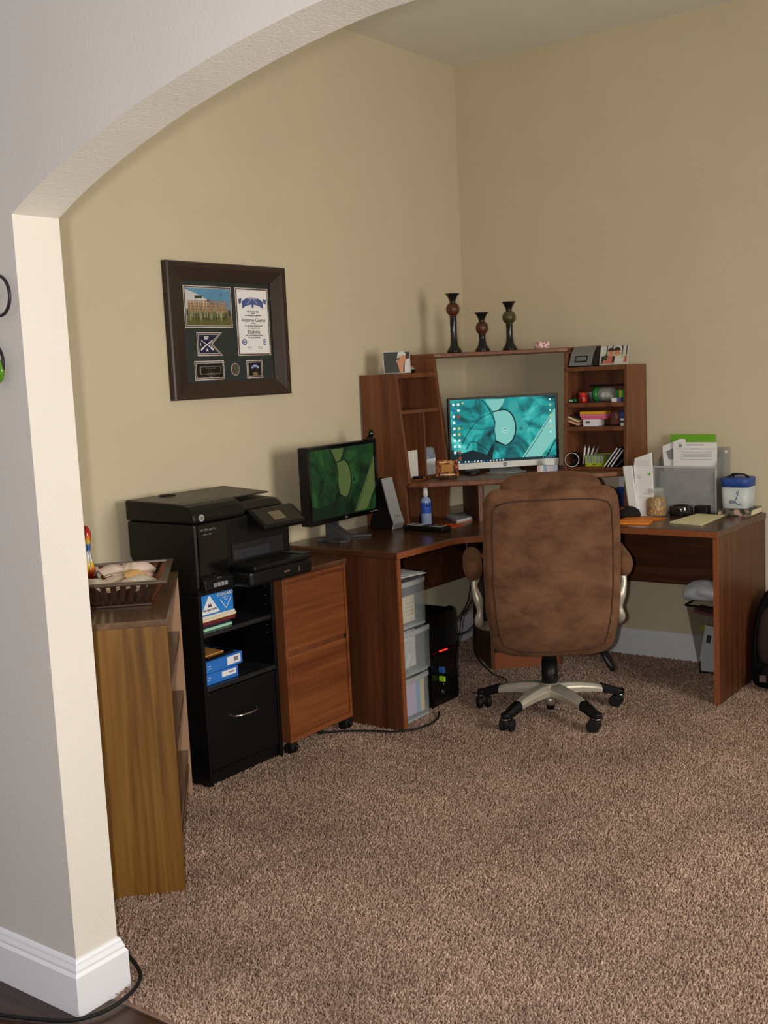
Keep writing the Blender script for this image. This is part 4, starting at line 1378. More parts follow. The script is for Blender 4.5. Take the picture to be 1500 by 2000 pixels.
# ================================================================ IN THE RIGHT TOWER
S1, S2, S3 = 1.2655, 1.1525, SHZ + .0145
er = thing('green_tin', 'small dark green tin at the left end of the upper right shelf', 'tin', (.728, -.195, S1))
MB().rbox((0, 0, .011), (.052, .036, .022), .009, 0, 4).build('body', mat('dark_green_tin', (22, 74, 42), rough=.3), er, local=True)
MB().text('Elis', .014, frame_M((0, -.0183, .010), (1, 0, 0), (0, 0, 1)), 0, bold=.0003).build('lettering', M_white, er, local=True)
rd = thing('red_sharpener', 'red sharpener with round cap, second item on the upper right shelf', 'sharpener', (.780, -.190, S1))
MB().lathe([(0, 0), (.020, 0), (.0215, .010), (.019, .026), (.020, .030), (0, .030)], n=20).build('base', mat('red_plastic', (176, 34, 26), rough=.3), rd, local=True)
MB().lathe([(.014, .030), (.019, .034), (.017, .044), (.010, .050), (0, .052)], n=20).build('cap', mat('red_plastic_cap', (196, 42, 30), rough=.25), rd, local=True)
MB().cyl((0, -.0225, .012), .008, .003, 14, 0, None, 'y').build('button', mat('dark_red', (70, 16, 14), rough=.4), rd, local=True)
M_tin = mat('tin_silver', (176, 178, 186), rough=.25, metal=.8)
for k, (x, y, lab) in enumerate(((.752, -.125, 'silver paper-clip tin behind the red sharpener on the upper shelf'), (.806, -.130, 'silver paper-clip tin left of the jar lying on its side'))):
    t = thing('clip_tin', lab, 'tin', (x, y, S1), 0, 'silver tins on the upper right shelf')
    MB().lathe([(0, 0), (.023, 0), (.023, .042), (0, .042)], n=24).build('body', M_tin, t, local=True)
    MB().lathe([(.0235, .036), (.0245, .037), (.0245, .047), (0, .048)], n=24).build('lid', mat('tin_lid_%d' % k, (196, 198, 206), rough=.2, metal=.6), t, local=True)
jr = thing('lying_jar', 'clear jar with green lid lying on its side on the upper right shelf', 'jar', (.845, -.145, S1))
Mj = Matrix.Translation((0, 0, .036)) @ Matrix.Rotation(PI / 2, 4, 'Y')
MB().lathe([(0, -.024), (.036, -.024), (.036, .000), (0, .000)], n=28, M=Mj).build('lid', mat('green_lid', (28, 120, 54), rough=.35), jr, local=True)
MB().lathe([(.030, .000), (.034, .010), (.034, .072), (.028, .080), (0, .081)], n=28, M=Mj).build('glass', mat('clear_jar_glass', (206, 214, 216), rough=.08, alpha=.30), jr, local=True)
ct = MB()
for (x, z, r) in ((.022, .030, .017), (.044, .031, .016), (.062, .024, .012)):
    ct.lathe([(0, -r), (r * .7, -r * .7), (r, 0), (r * .7, r * .7), (0, r)], (x, 0, z), 14)
ct.build('contents', mat('white_beads', (206, 206, 200), rough=.5), jr, local=True)
gb = thing('tape_box', 'bright green tape box at the right end of the upper shelf', 'box', (.955, -.115, S1))
MB().box((-.030, -.02, 0), (.048, .02, .055)).build('box', mat('bright_green_box', (34, 140, 66), rough=.4), gb, local=True, bevel=.001)
MB().box((-.012, -.0212, .008), (.000, -.0202, .052)).build('stripe', mat('yellow_stripe', (222, 196, 60), rough=.4), gb, local=True)
MB().box((.020, -.0212, .024), (.028, -.0202, .034)).build('mark', M_white, gb, local=True)
tag(MB().box((-.012, -.01, 0), (.012, .01, .030)).build('green_block', [mat('green_block', (30, 104, 58), rough=.5)], None, (.985, -.105, S1 + .056), local=True, bevel=.002), 'small dark green block on top of the green tape box', 'block')
es = thing('eraser', 'white eraser with blue sleeve in front of the green tape box', 'eraser', (.960, -.200, S1))
MB().rbox((-.006, 0, .010), (.036, .02, .020), .003).build('rubber', M_white, es, local=True)
MB().box((.004, -.0105, 0), (.026, .0105, .0205)).build('sleeve', mat('eraser_sleeve', (92, 96, 158), rough=.5), es, local=True)

# second shelf
for k, (rot, c, c2, lab) in enumerate(((-22, (74, 56, 48), (222, 206, 160), 'small dark book leaning with cream page edges, left on the middle right shelf'), (-18, (150, 62, 66), (206, 170, 150), 'thin red notebook tucked under the leaning dark book'))):
    t = thing('small_book', lab, 'book', (.733 - .002 * k, -.175, S2 + (.030 if k == 0 else .014)), 0, 'small books on the middle right shelf')
    Mr = Matrix.Rotation(math.radians(-rot - 38), 4, 'Y') if False else Matrix.Rotation(math.radians(22 if k == 0 else 20), 4, 'Y')
    MB().box((-.033, -.045, 0), (.033, .05, .003), 0, Mr).box((-.033, -.045, .013), (.033, .05, .016), 0, Mr).box((-.033, .047, .003), (.033, .05, .013), 0, Mr).build('cover', mat('book_cover_%d' % k, c, rough=.5), t, local=True)
    MB().box((-.031, -.043, .003), (.031, .047, .013), 0, Mr).build('pages', mat('book_pages_%d' % k, c2, rough=.7), t, local=True)
wb = thing('white_box', 'white box with barcode under the coloured note pads', 'box', (.822, -.165, S2))
MB().box((-.036, -.042, 0), (.036, .042, .033)).build('box', M_white, wb, local=True, bevel=.001)
bcm = MB()
for k in range(9):
    bcm.box((-.022 + .0025 * k, -.0428, .014), (-.0208 + .0025 * k + .0006 * (k % 3), -.0422, .024))
bcm.build('barcode', M_ink, wb, local=True)
yy = S2 + .0335
for k, (x, rz, h, c, lab) in enumerate(((.830, .08, .010, (214, 92, 130), 'deep pink note pad directly on the white barcode box'), (.826, -.05, .012, (222, 120, 156), 'light pink note pad between the deep pink and yellow pads'), (.824, .05, .014, (226, 168, 30), 'mustard yellow note pad on top of the pink pads'))):
    tag(MB().box((-.062, -.045, 0), (.062, .045, h)).build('note_pad', [mat('note_pad_%d' % k, c, rough=.6)], None, (x, -.150, yy), rz=rz, local=True, bevel=.001), lab, 'note pad', 'coloured note pads')
    yy += h + .0004
bg_ = thing('plastic_bag_roll', 'translucent pinkish bag right of the coloured note pads', 'bag', (.925, -.14, S2))
rings = []
rnd = random.Random(8)
for k in range(7):
    t = k / 6
    r = .030 * (1 - .25 * t) * (1 if k < 6 else .4)
    rings.append([((r + rnd.uniform(-.004, .004)) * math.cos(a), (r + rnd.uniform(-.004, .004)) * math.sin(a), .075 * t) for a in [2 * PI * j / 14 for j in range(14)]])
MB().loft(rings).build('bag', mat('pinkish_film', (150, 96, 92), rough=.25, alpha=.45), bg_, local=True, subd=1)
gl = thing('glue_stick', 'blue and white glue stick standing at the right of the middle shelf', 'glue stick', (.984, -.195, S2))
MB().lathe([(0, 0), (.011, 0), (.0115, .008), (.010, .010), (.010, .036), (0, .036)], n=18).build('body', M_white, gl, local=True)
MB().lathe([(.0105, .036), (.0115, .038), (.011, .066), (.008, .070), (0, .070)], n=18).build('cap', mat('blue_cap', (40, 66, 150), rough=.35), gl, local=True)
MB().lathe([(.0102, .014), (.0104, .015), (.0104, .024), (.0102, .025)], n=18, caps=False).build('label', M_navy, gl, local=True)

# bottom shelf
ph_ = thing('pen_cup', 'black pen cup with white rim lying on its side', 'pen cup', (.742, -.247, S3 + .0005))
Mq = Matrix.Translation((0, 0, .0345)) @ Matrix.Rotation(math.radians(18), 4, 'Z') @ Matrix.Rotation(-PI / 2, 4, 'X')
MB().lathe([(0, .085), (.034, .085), (.034, 0), (.0325, 0), (.0325, .080), (0, .080)], n=32, M=Mq).build('cup', M_plastic, ph_, local=True)
MB().lathe([(.0320, -.0015), (.0345, -.0015), (.0345, .0015), (.0320, .0015), (.0320, -.0015)], n=36, M=Mq, caps=False).build('rim', M_white, ph_, local=True)
for k in range(4):
    t = thing('pen', ['white pen nearest the cup rim', 'second white pen from the lying cup', 'third white pen of the bunch, tilted', 'violet-grey pen at the right of the bunch'][k] + ' leaning behind the black pen cup', 'pen', (.765, -.165 + .014 * k, S3), 0, 'pens leaning behind the pen cup')
    a, c = Vector((-.004 + .006 * k, 0, .006)), Vector((.004 + .016 * k, .006, .088 - .003 * k))
    MB().tube([a, a.lerp(c, .5), c], [.0042, .0045, .0042], 10).build('barrel', [M_white, M_white, M_white, mat('violet_grey', (160, 152, 172), rough=.4)][k], t, local=True)
    MB().tube([c, c + (c - a).normalized() * .012], [.0040, .0022], 10).build('tip', M_grey, t, local=True)
M_lime = mat('lime_card', (178, 186, 46), rough=.5)
for k in range(2):
    t = thing('index_box', ['left of the two lime green card boxes on the bottom right shelf', 'right lime green card box, beside the leaning discs'][k], 'card box', (.812 + .048 * k, -.150, S3 + .0002), 0, 'lime green card boxes')
    MB().box((-.0235, -.05, 0), (.0235, .05, .016)).box((-.0235, .046, .016), (.0235, .05, .054)).box((-.0235, -.05, .016), (-.0225, .05, .050)).box((.0225, -.05, .016), (.0235, .05, .050)).build('tray', M_lime, t, local=True)
    cc = MB()
    for j in range(8):
        cc.box((-.0215 + .0054 * j, -.049, .016), (-.0178 + .0054 * j, .044, .051), j % 3)
    cc.build('cards', [mat('pale_green_card', (164, 184, 120), rough=.6), mat('pale_blue_card', (160, 178, 196), rough=.6), mat('sage_card', (128, 150, 108), rough=.6)], t, local=True)
    dd = MB()
    for x in (-.018, .018):
        dd.cyl((x, -.051, .008), .003, .0012, 10, 0, None, 'y')
    dd.build('rivets', M_dark, t, local=True)
tag(MB().box((-.018, -.045, 0), (.018, .045, .052)).build('dark_green_box', [mat('dark_sage_box', (66, 82, 70), rough=.5)], None, (.905, -.130, S3 + .0002), local=True, bevel=.001), 'dark grey-green box behind the lime green card boxes', 'box')
DL = ['leftmost white-edged disc case leaning on the bottom right shelf', 'middle white-edged disc case leaning on the bottom right shelf', 'right white-edged disc case leaning on the bottom right shelf', 'dark disc case leaning nearest the right tower panel']
for k in range(4):
    t = thing('disc_case', DL[k], 'disc case', (.893 + .018 * k + (.006 if k == 3 else 0), -.168, S3), 0, 'disc cases leaning on the bottom right shelf')
    Mr = Matrix.Rotation(math.radians([38, 38, 38, 46][k]), 4, 'Y')
    ln = [.118, .118, .106, .074][k]
    MB().box((0.0, -.058, .0055), (.0085, .058, ln), 0, Mr).build('case', M_plastic if k == 3 else mat('disc_case_dark_%d' % k, (46, 44, 58), rough=.3), t, local=True)
    MB().box((.0015, -.0595, .0055), (.0065, -.058, ln), 0, Mr).build('white_edge', M_white if k < 3 else M_dgrey, t, local=True)
# under the monitor shelf on the right
tag(MB().box((-.02, -.05, 0), (.028, .05, .115)).build('blue_box', [mat('dark_blue_box', (30, 58, 132), rough=.4)], None, (.945, -.10, ZT + .0005), local=True, bevel=.002), 'dark blue box under the right hutch tower behind the chair', 'box')
tag(MB().box((-.014, -.03, 0), (.018, .03, .05)).build('white_carton', [M_white], None, (.943, -.10, ZT + .116), local=True, bevel=.002), 'white carton standing on the dark blue box', 'carton')

# ================================================================ RIGHT WING OF THE DESK
def sheetbox(mb, pts, y0, y1, mi=0):
    mb.prism(pts, 'y', y0, y1, mi)


for k, (pts, yy0, yy1, lab) in enumerate((([(1.062, ZT + .0008), (1.098, ZT + .0008), (1.070, .975), (1.030, .972)], -.300, -.288, 'narrow white paper stack leaning left against the right hutch tower'),
                                   ([(1.093, ZT + .0008), (1.168, ZT + .0008), (1.160, 1.034), (1.115, 1.018), (1.082, 1.008), (1.075, .965)], -.286, -.270, 'taller white letter stack standing beside the mesh file holder'))):
    t = thing('paper_stack', lab, 'papers', (1.08 + .05 * k, -.28, ZT), 0, 'paper stacks standing by the hutch')
    m = MB(); sheetbox(m, pts, yy0, yy1)
    m.build('sheets', M_white, t)
    m = MB()
    for j in range(3):
        m.box((pts[0][0] + .012 - .012 * k, yy0 - .0008, .93 - .008 * j), (pts[0][0] + .03 - .012 * k, yy0 - .0003, .9315 - .008 * j))
    if k == 1:
        for j in range(4):
            m.box((1.092, yy0 - .0008, .998 - .007 * j), (1.150, yy0 - .0003, .9988 - .007 * j))
        m.box((1.118, yy0 - .0008, .845), (1.160, yy0 - .0003, .8465)).box((1.098, yy0 - .0008, .826), (1.135, yy0 - .0003, .827))
    m.build('print', M_grey, t)
    if k == 1:
        m = MB(); m.text('H', .018, frame_M((1.150, yy0 - .0008, .935), (1, 0, 0), (0, 0, 1)), 0, bold=.0012)
        m.build('green_logo', mat('print_green', (60, 160, 60), rough=.6), t)
    if k == 0:
        m = MB(); m.prism([(1.058, ZT + .001), (1.0615, ZT + .001), (1.0295, .972), (1.026, .966)], 'y', -.299, -.289); m.build('backing', mat('pale_green_edge', (150, 176, 120), rough=.6), t)

M_smoke = mat('smoked_clear_plastic', (158, 160, 162), rough=.25, alpha=.38)
fh = thing('file_holder', 'grey translucent file holder full of papers against the back wall', 'file holder', (1.25, -.07, ZT))
MB().box((1.105, -.120, ZT + .001), (1.400, -.116, .955)).build('front_panel', M_smoke, fh)
MB().box((1.105, -.030, ZT + .001), (1.436, -.026, 1.040)).build('back_panel', M_smoke, fh)
MB().prism([(-.118, ZT + .001), (-.028, ZT + .001), (-.028, 1.0), (-.118, .955)], 'x', 1.101, 1.105).build('side', M_smoke, fh)
MB().prism([(-.118, ZT + .001), (-.028, ZT + .001), (-.028, 1.04), (-.118, .955)], 'x', 1.400, 1.404).build('side', M_smoke, fh)
MB().box((1.105, -.118, ZT + .001), (1.400, -.028, ZT + .006)).build('bottom', M_smoke, fh)
rm = MB()
rm.box((1.100, -.123, .950), (1.404, -.117, .958)).box((1.099, -.1235, ZT + .001), (1.106, -.1175, .958)).box((1.398, -.1235, ZT + .001), (1.405, -.1175, .958))
rm.build('rim', mat('pale_clear_edge', (176, 180, 182), rough=.2), fh)
MB().cyl((1.418, -.0305, 1.018), .006, .0012, 14, 0, None, 'y').build('hook_hole', M_white, fh)
tag(MB().box((1.155, -.042, ZT + .008), (1.372, -.034, 1.100)).build('green_folder', [mat('green_folder', (110, 172, 44), rough=.45)], None, (1.25, -.04, ZT)), 'bright green folder at the back of the grey file holder', 'folder')
MI = mat('grey_print', (150, 150, 154), rough=.7)
d1 = thing('document', 'printed form with a seal, frontmost sheet in the grey file holder', 'document', (1.27, -.08, ZT + .008))
MB().box((1.188, -.088, ZT + .008), (1.394, -.080, 1.066)).build('sheets', M_white, d1)
m = MB()
m.cyl((1.222, -.0885, 1.050), .009, .0006, 16, 0, None, 'y').box((1.204, -.0888, 1.034), (1.392, -.0884, 1.0365)).box((1.25, -.0888, 1.052), (1.335, -.0884, 1.056))
for j in range(7):
    m.box((1.222 + .012 * (j % 2), -.0888, 1.022 - .006 * j), (1.372, -.0884, 1.0235 - .006 * j))
m.build('print', MI, d1)
d2_ = thing('document', 'tilted white sheet poking out left of the printed form', 'document', (1.18, -.07, ZT + .008))
MB().prism([(1.150, ZT + .012), (1.30, ZT + .012), (1.24, 1.080), (1.218, 1.082), (1.128, 1.046)], 'y', -.076, -.070).build('sheet', M_white, d2_)
MB().prism([(1.148, 1.022), (1.185, 1.038), (1.196, .985), (1.160, .985)], 'y', -.0772, -.0764).build('print', M_grey, d2_)
tag(MB().prism([(1.125, ZT + .008), (1.392, ZT + .008), (1.396, .93), (1.33, .935), (1.13, .930)], 'y', -.110, -.096).build('crumpled_papers', [mat('grey_white_paper', (196, 197, 198), rough=.7, var=.22, scale=22)], None, (1.25, -.1, ZT)), 'loose pale papers low in front inside the grey file holder', 'papers')

jar = thing('glass_jar', 'glass jar of yellow pasta rings on the right desk wing', 'jar', (1.172, -.262, ZT + .0005))
mj, nt, b = new_mat('yellow_rings')
vo = nt.nodes.new('ShaderNodeTexVoronoi'); vo.inputs['Scale'].default_value = 62; vo.feature = 'DISTANCE_TO_EDGE'
tc = nt.nodes.new('ShaderNodeTexCoord')
rr = ramp(nt, [(.0, (92, 58, 10)), (.15, (164, 118, 30)), (.45, (200, 156, 56))])
nt.links.new(tc.outputs['Object'], vo.inputs['Vector']); nt.links.new(vo.outputs['Distance'], rr.inputs['Fac']); nt.links.new(rr.outputs['Color'], b.inputs['Base Color'])
b.inputs['Roughness'].default_value = .4
MB().lathe([(0, .004), (.042, .004), (.0455, .012), (.0455, .070), (.040, .084), (.028, .090), (0, .090)], n=32).build('contents', mj, jar, local=True)
MB().lathe([(0, 0), (.045, 0), (.0485, .006), (.0490, .070), (.046, .086), (.038, .098), (.037, .110), (.039, .118), (.0385, .124)], n=36, caps=False).build('glass', mat('jar_glass', (226, 230, 226), rough=.04, alpha=.12, spec=.8), jar, local=True)
MB().lathe([(0, .112), (.0365, .112), (.0365, .123), (.0395, .124), (.0395, .129), (0, .130)], n=36).build('lid', mat('jar_lid_glass', (206, 210, 206), rough=.06, alpha=.3, spec=.8), jar, local=True)
tp = thing('tape_roll', 'roll of clear tape with black core, right of the glass jar', 'tape', (1.268, -.205, ZT + .0005))
MB().lathe([(.034, 0), (.050, 0), (.052, .004), (.052, .040), (.050, .044), (.034, .044), (.034, 0)], n=36, caps=False).build('roll', mat('dark_tape', (26, 28, 28), rough=.1, spec=.8), tp, local=True)
MB().lathe([(.028, .002), (.0338, .002), (.0338, .046), (.028, .046), (.028, .002)], n=30, caps=False).build('core', M_plastic, tp, local=True)
tag(MB().rbox((0, 0, .021), (.062, .05, .042), .006, 0, 4).build('black_case', M_plastic, None, (1.352, -.160, ZT + .0005), local=True), 'small black box between the tape roll and the file holder', 'box')
mo = thing('baseball_cap', 'soft black cap with red trim lying at the edge of the chair back', 'cap', (1.045, -.315, ZT + .0005))
MB().lathe([(0, 0), (.055, 0), (.058, .010), (.050, .032), (.030, .046), (0, .050)], n=28, sx=1.25, sy=.9).build('crown', mat('black_fabric', (18, 17, 18), rough=.9), mo, local=True)
MB().tube([(-.03, -.046, .020), (-.005, -.050, .040), (.008, -.042, .047)], .004, 8).build('trim', mat('red_trim', (120, 30, 26), rough=.7), mo, local=True)
tag(MB().prism([(-.09, -.035), (.075, -.045), (.088, .045), (-.08, .05)], 'z', 0, .002).build('envelope', [mat('orange_envelope_back', (224, 124, 26), rough=.6)], None, (1.155, -.365, ZT + .0006), local=True), 'orange envelope partly under the glass jar', 'envelope', 'orange envelopes on the right desk wing')
e2 = MB().prism([(-.11, -.055), (.095, -.05), (.085, .055), (-.11, .05)], 'z', 0, .006).build('envelope', [M_orange], None, (1.150, -.500, ZT + .0006), rz=math.radians(8), local=True)
tag(e2, 'thick orange envelope at the desk edge right of the chair', 'envelope', 'orange envelopes on the right desk wing')
yp = thing('legal_pad', 'pale yellow writing pad lying near the right desk corner', 'pad', (1.40, -.34, ZT + .0006))
MB().prism([(1.316, -.462), (1.333, -.190), (1.462, -.205), (1.474, -.500)], 'z', ZT + .0006, ZT + .007).build('pad', [mat('pale_yellow_paper', (212, 208, 164), rough=.65)], yp)
MB().prism([(1.322, -.455), (1.338, -.188), (1.476, -.210), (1.480, -.480)], 'z', ZT + .0074, ZT + .0086).build('top_sheet', [mat('pale_yellow_sheet', (222, 218, 178), rough=.65)], yp)
mk_, nt, b = new_mat('floral_camo')
vo = nt.nodes.new('ShaderNodeTexNoise'); vo.inputs['Scale'].default_value = 38; vo.inputs['Detail'].default_value = 2
tc = nt.nodes.new('ShaderNodeTexCoord')
rr = ramp(nt, [(.36, (44, 42, 38)), (.46, (92, 88, 72)), (.54, (150, 122, 108)), (.64, (190, 160, 144))])
rr.color_ramp.interpolation = 'CONSTANT'
nt.links.new(tc.outputs['Object'], vo.inputs['Vector']); nt.links.new(vo.outputs['Fac'], rr.inputs['Fac']); nt.links.new(rr.outputs['Color'], b.inputs['Base Color'])
bx = thing('patterned_book', 'thick patterned grey and pink book under the blue and white canister', 'book', (1.50, -.10, ZT + .0006))
MB().box((-.073, -.072, 0), (.080, .075, .004)).box((-.073, -.072, .026), (.080, .075, .030)).box((-.073, -.074, 0), (.080, -.070, .030)).build('cover', mk_, bx, local=True, bevel=.0015)
MB().box((-.070, -.069, .0042), (.077, .072, .0258)).build('pages', M_cream, bx, local=True)
cn = thing('canister', 'white canister with blue band and a script letter L on the patterned book', 'canister', (1.497, -.098, ZT + .031), math.radians(0))
def roundsq(h, z, e=5.0):
    return sring(0, 0, z, h, h, e, 32)
MB().loft([roundsq(.056, 0), roundsq(.061, .004), roundsq(.064, .100)], 0).build('body', mat('pale_canister', (196, 204, 208), rough=.4), cn, local=True)
MB().loft([roundsq(.0645, .098), roundsq(.0655, .134), roundsq(.062, .138)], 0).build('blue_band', mat('royal_blue', (38, 72, 150), rough=.45), cn, local=True)
cd = MB()
for k in range(3):
    cd.tube(smooth_path([(-.048 + .012 * k, -.03 + .02 * k, .138), (-.02, -.01 * k, .148 + .003 * k), (.02, .01, .150), (.05, -.02 + .012 * k, .139)]), .0035, 8)
cd.build('drawstring', M_rubber, cn, local=True)
Lw = smooth_path([(.016, .034, 0), (.010, .026, 0), (.016, .040, 0), (.020, .034, 0), (.012, .010, 0), (.002, -.010, 0), (-.012, -.018, 0), (-.020, -.012, 0), (-.012, -.006, 0), (.004, -.014, 0), (.018, -.022, 0), (.032, -.018, 0)], 6)
ML = frame_M((0.002, -.0633, .044), (1, 0, 0), (0, .03, 1))
MB().tube([ML @ Vector(p) for p in Lw], .0016, 6).build('lettering', mat('script_blue', (30, 62, 120), rough=.4), cn, local=True)

# ================================================================ PRINTER
M_pr = mat('printer_black', (14, 14, 14), rough=.36, spec=.35)
M_prg = mat('printer_gloss', (12, 11, 11), rough=.14)
prn = thing('printer', 'large black multifunction printer standing on the black cabinet', 'printer', (.22, -2.17, .716))
PZ = .7165
PY0, PY1 = -2.420, -1.925
MB().prism([(.065, PZ + .10), (.085, PZ), (.385, PZ), (.398, PZ + .02), (.398, PZ + .245), (.052, PZ + .245), (.052, PZ + .115)], 'y', PY0, PY1).build('body', M_pr, prn, bevel=.008, seg=3)
sc = [(.050, PZ + .247), (.402, PZ + .247), (.403, PZ + .262), (.398, PZ + .278), (.386, PZ + .293), (.368, PZ + .305), (.342, PZ + .312), (.30, PZ + .316), (.050, PZ + .322)]
MB().prism(sc, 'y', PY0 - .002, PY0 + .255).build('scanner_lid', M_pr, prn, bevel=.008, seg=3)
MB().prism([(.055, PZ + .247), (.36, PZ + .247), (.375, PZ + .262), (.34, PZ + .286), (.055, PZ + .306)], 'y', PY0 + .255, PY1 - .01).build('document_feeder', M_pr, prn, bevel=.006, seg=3)
MB().prism([(.06, PZ + .312), (.30, PZ + .300), (.30, PZ + .306), (.06, PZ + .322)], 'y', PY0 + .17, PY1 + .0).build('feeder_tray', mat('printer_lid_grey', (46, 44, 40), rough=.4), prn, bevel=.003)
MB().lathe([(0, 0), (.035, 0), (.03, .008), (0, .010)], (.10, PY0 + .16, PZ + .318), 20).build('feeder_hinge', M_pr, prn)
MB().box((.396, PY0 + .012, PZ + .06), (.404, PY0 + .155, PZ + .243)).build('front_panel', M_prg, prn, bevel=.003)
fl = MB().cyl((.4005, PY0 + .034, PZ + .266), .0125, .004, 24, 0, None, 'x')
fl.text('hp', .014, frame_M((.4050, PY0 + .034, PZ + .2665), (0, 1, 0), (0, 0, 1)), 1, shear=.25, bold=.0003)
fl.build('logo', [mat('logo_silver', (196, 196, 196), rough=.3, metal=.6), M_dgrey], prn)
lt = MB()
lt.text('HP Officejet Pro', .0115, frame_M((.4046, PY0 + .062, PZ + .222), (0, 1, 0), (0, 0, 1)), 0)
lt.text('e-All-in-One', .0085, frame_M((.4046, PY0 + .056, PZ + .206), (0, 1, 0), (0, 0, 1)), 0)
lt.build('lettering', M_grey, prn)
MB().prism([(.398, PZ + .004), (.420, PZ + .004), (.426, PZ + .012), (.424, PZ + .046), (.400, PZ + .062)], 'y', PY0 + .010, PY0 + .155).build('lower_panel', M_pr, prn, bevel=.004)
for k in range(4):
    MB().box((.424, PY0 + .050 + .018 * k, PZ + .020), (.4275, PY0 + .064 + .018 * k, PZ + .034)).build('port_icon', M_grey, prn)
MB().box((.4165, PY0 + .075, PZ + .0475), (.4195, PY0 + .096, PZ + .0495)).build('status_light', M_white, prn)
# output cavity and paper trays
MB().box((.3985, PY0 + .175, PZ + .090), (.4015, PY1 - .045, PZ + .150)).build('paper_slot', M_dark, prn)
MB().box((.4015, PY0 + .180, PZ + .094), (.4045, PY1 - .125, PZ + .128)).build('slot_cover', mat('slot_silver', (58, 60, 66), rough=.25, metal=.4), prn)
MB().box((.398, PY0 + .160, PZ + .062), (.520, PY1 - .020, PZ + .080)).build('output_tray', M_pr, prn, bevel=.006)
MB().box((.398, PY0 + .155, PZ + .004), (.505, PY1 - .003, PZ + .060)).build('paper_tray', M_pr, prn, bevel=.012, seg=3)
MB().box((.5045, PY1 - .165, PZ + .030), (.5075, PY1 - .135, PZ + .036)).build('tray_catch', M_chrome, prn)
MB().box((.5045, PY1 - .085, PZ + .022), (.5075, PY1 - .078, PZ + .042)).build('tray_catch', M_chrome, prn)
MB().box((.405, PY1 - .055, PZ + .081), (.50, PY1 - .008, PZ + .0835)).build('tray_guide', M_dgrey, prn, bevel=.001)
# tilted control panel
Mcp = frame_M((.480, PY0 + .270, PZ + .198), (0, 1, 0), (-.80, 0, .60))
MB().box((0.0, 0.0, -.018), (.232, .105, .006), 0, Mcp).build('control_panel', M_pr, prn, bevel=.008, seg=3)
MB().box((.012, .010, .006), (.220, .095, .0075), 0, Mcp).build('touch_glass', mat('panel_glass', (30, 28, 26), rough=.16), prn, bevel=.002)
MB().box((.075, .028, .0075), (.140, .072, .0082), 0, Mcp).build('display', mat('panel_display', (104, 96, 78), rough=.2), prn)

# ================================================================ IN THE BLACK CABINET
C1, C2 = .5625, .3665
stk = [('cyan-green folder at the bottom of the pile on the cabinet shelf', (150, 206, 176), .010, .15, .02), ('navy folder above the cyan-green folder', (26, 28, 50), .010, .14, -.01), ('dark red folder in the middle of the cabinet pile', (104, 26, 30), .013, .17, .0),
       ('cream booklet above the dark red folder', (224, 210, 172), .010, .175, .03), ('white booklet directly under the blue and white paper ream', (214, 212, 206), .010, .17, .0)]
z = C1
for lab, c, h, ln, rz in stk:
    tag(MB().box((-.12, -.5 * ln, 0), (.105, .5 * ln, h)).build('folder' if 'folder' in lab else 'booklet', [mat('pile_paper_%02d' % int(z * 1000 % 97), c, rough=.6)], None, (.235, -2.365 + .5 * ln + .008, z + .0002), rz=rz, local=True, bevel=.0008), lab, 'folder' if 'folder' in lab else 'booklet', 'papers in the black cabinet')
    z += h + .0004
rz_ = z + .0004
rm_ = thing('paper_ream', 'blue and white wrapped paper ream on the upper shelf of the black cabinet', 'paper ream', (.235, -2.278, rz_))
RH = .696 - rz_
MB().box((-.125, -.085, 0), (.105, .085, RH)).build('wrapper', mat('ream_blue', (40, 130, 214), rough=.35), rm_, local=True, bevel=.002)
m = MB()
MR = frame_M((.1056, -.085, 0), (0, 1, 0), (0, 0, 1))
flat(m, [(.002, .006), (.098, .006), (.052, RH - .008), (.046, RH - .008)], MR, 0, .0004)
flat(m, [(.045, .030), (.049, .040), (.053, .030)], MR, 1, .0010)
flat(m, [(.039, .030), (.044, .030), (.047, .037), (.044, .044)], MR, 1, .0010)
flat(m, [(.054, .030), (.059, .030), (.054, .044), (.051, .037)], MR, 1, .0010)
m.text('Georgia-Pacific', .0118, MR @ Matrix.Translation((.049, .0205, .0010)), 1, bold=.0003)
m.text('STANDARD', .0155, MR @ Matrix.Translation((.128, RH - .013, .0008)), 0, bold=.0004)
m.text('multipurpose', .0075, MR @ Matrix.Translation((.130, RH - .025, .0008)), 0)
m.text('Paper', .0075, MR @ Matrix.Translation((.132, RH - .034, .0008)), 0)
for s in (-1, 1):
    a, c = strip([(.130 + s * .028, RH - .030), (.130, .012)], .0014)
    flat(m, [a[0], a[1], c[1], c[0]][::1] if s < 0 else [c[0], c[1], a[1], a[0]][::-1][::-1], MR, 0, .0008)
m.build('printing', [M_white, M_navy], rm_, local=True)
for k, (x, y, z, rz, ln) in enumerate(((.240, -2.278, C2 + .0002, .0, .165), (.235, -2.262, C2 + .0412, .05, .195))):
    t = thing('paper_box', ['lower blue paper box with a smaller white label in the black cabinet', 'upper blue paper box with barcode label in the black cabinet'][k], 'paper box', (x, y, z), rz, 'blue paper boxes in the black cabinet')
    h = .040 if k == 0 else .044
    MB().box((-.14, -ln / 2, 0), (.105, ln / 2, h)).build('box', M_blue, t, local=True, bevel=.0015)
    lbm = MB().box((.1052, ln / 2 - .085, .008 if k else .014), (.1060, ln / 2 - .012, h - .006))
    lbm.build('label', M_white, t, local=True)
    bm = MB()
    for j in range(10):
        bm.box((.1062, ln / 2 - .048 + .0024 * j, .016 if k else .022), (.1066, ln / 2 - .0468 + .0024 * j, h - .012))
    bm.build('barcode', M_ink, t, local=True)
    m = MB()
    for j in range(2):
        m.box((.1053, -ln / 2 + .006, .018 + .008 * j), (.1058, -ln / 2 + .022, .0196 + .008 * j))
    m.build('printing', M_white, t, local=True)
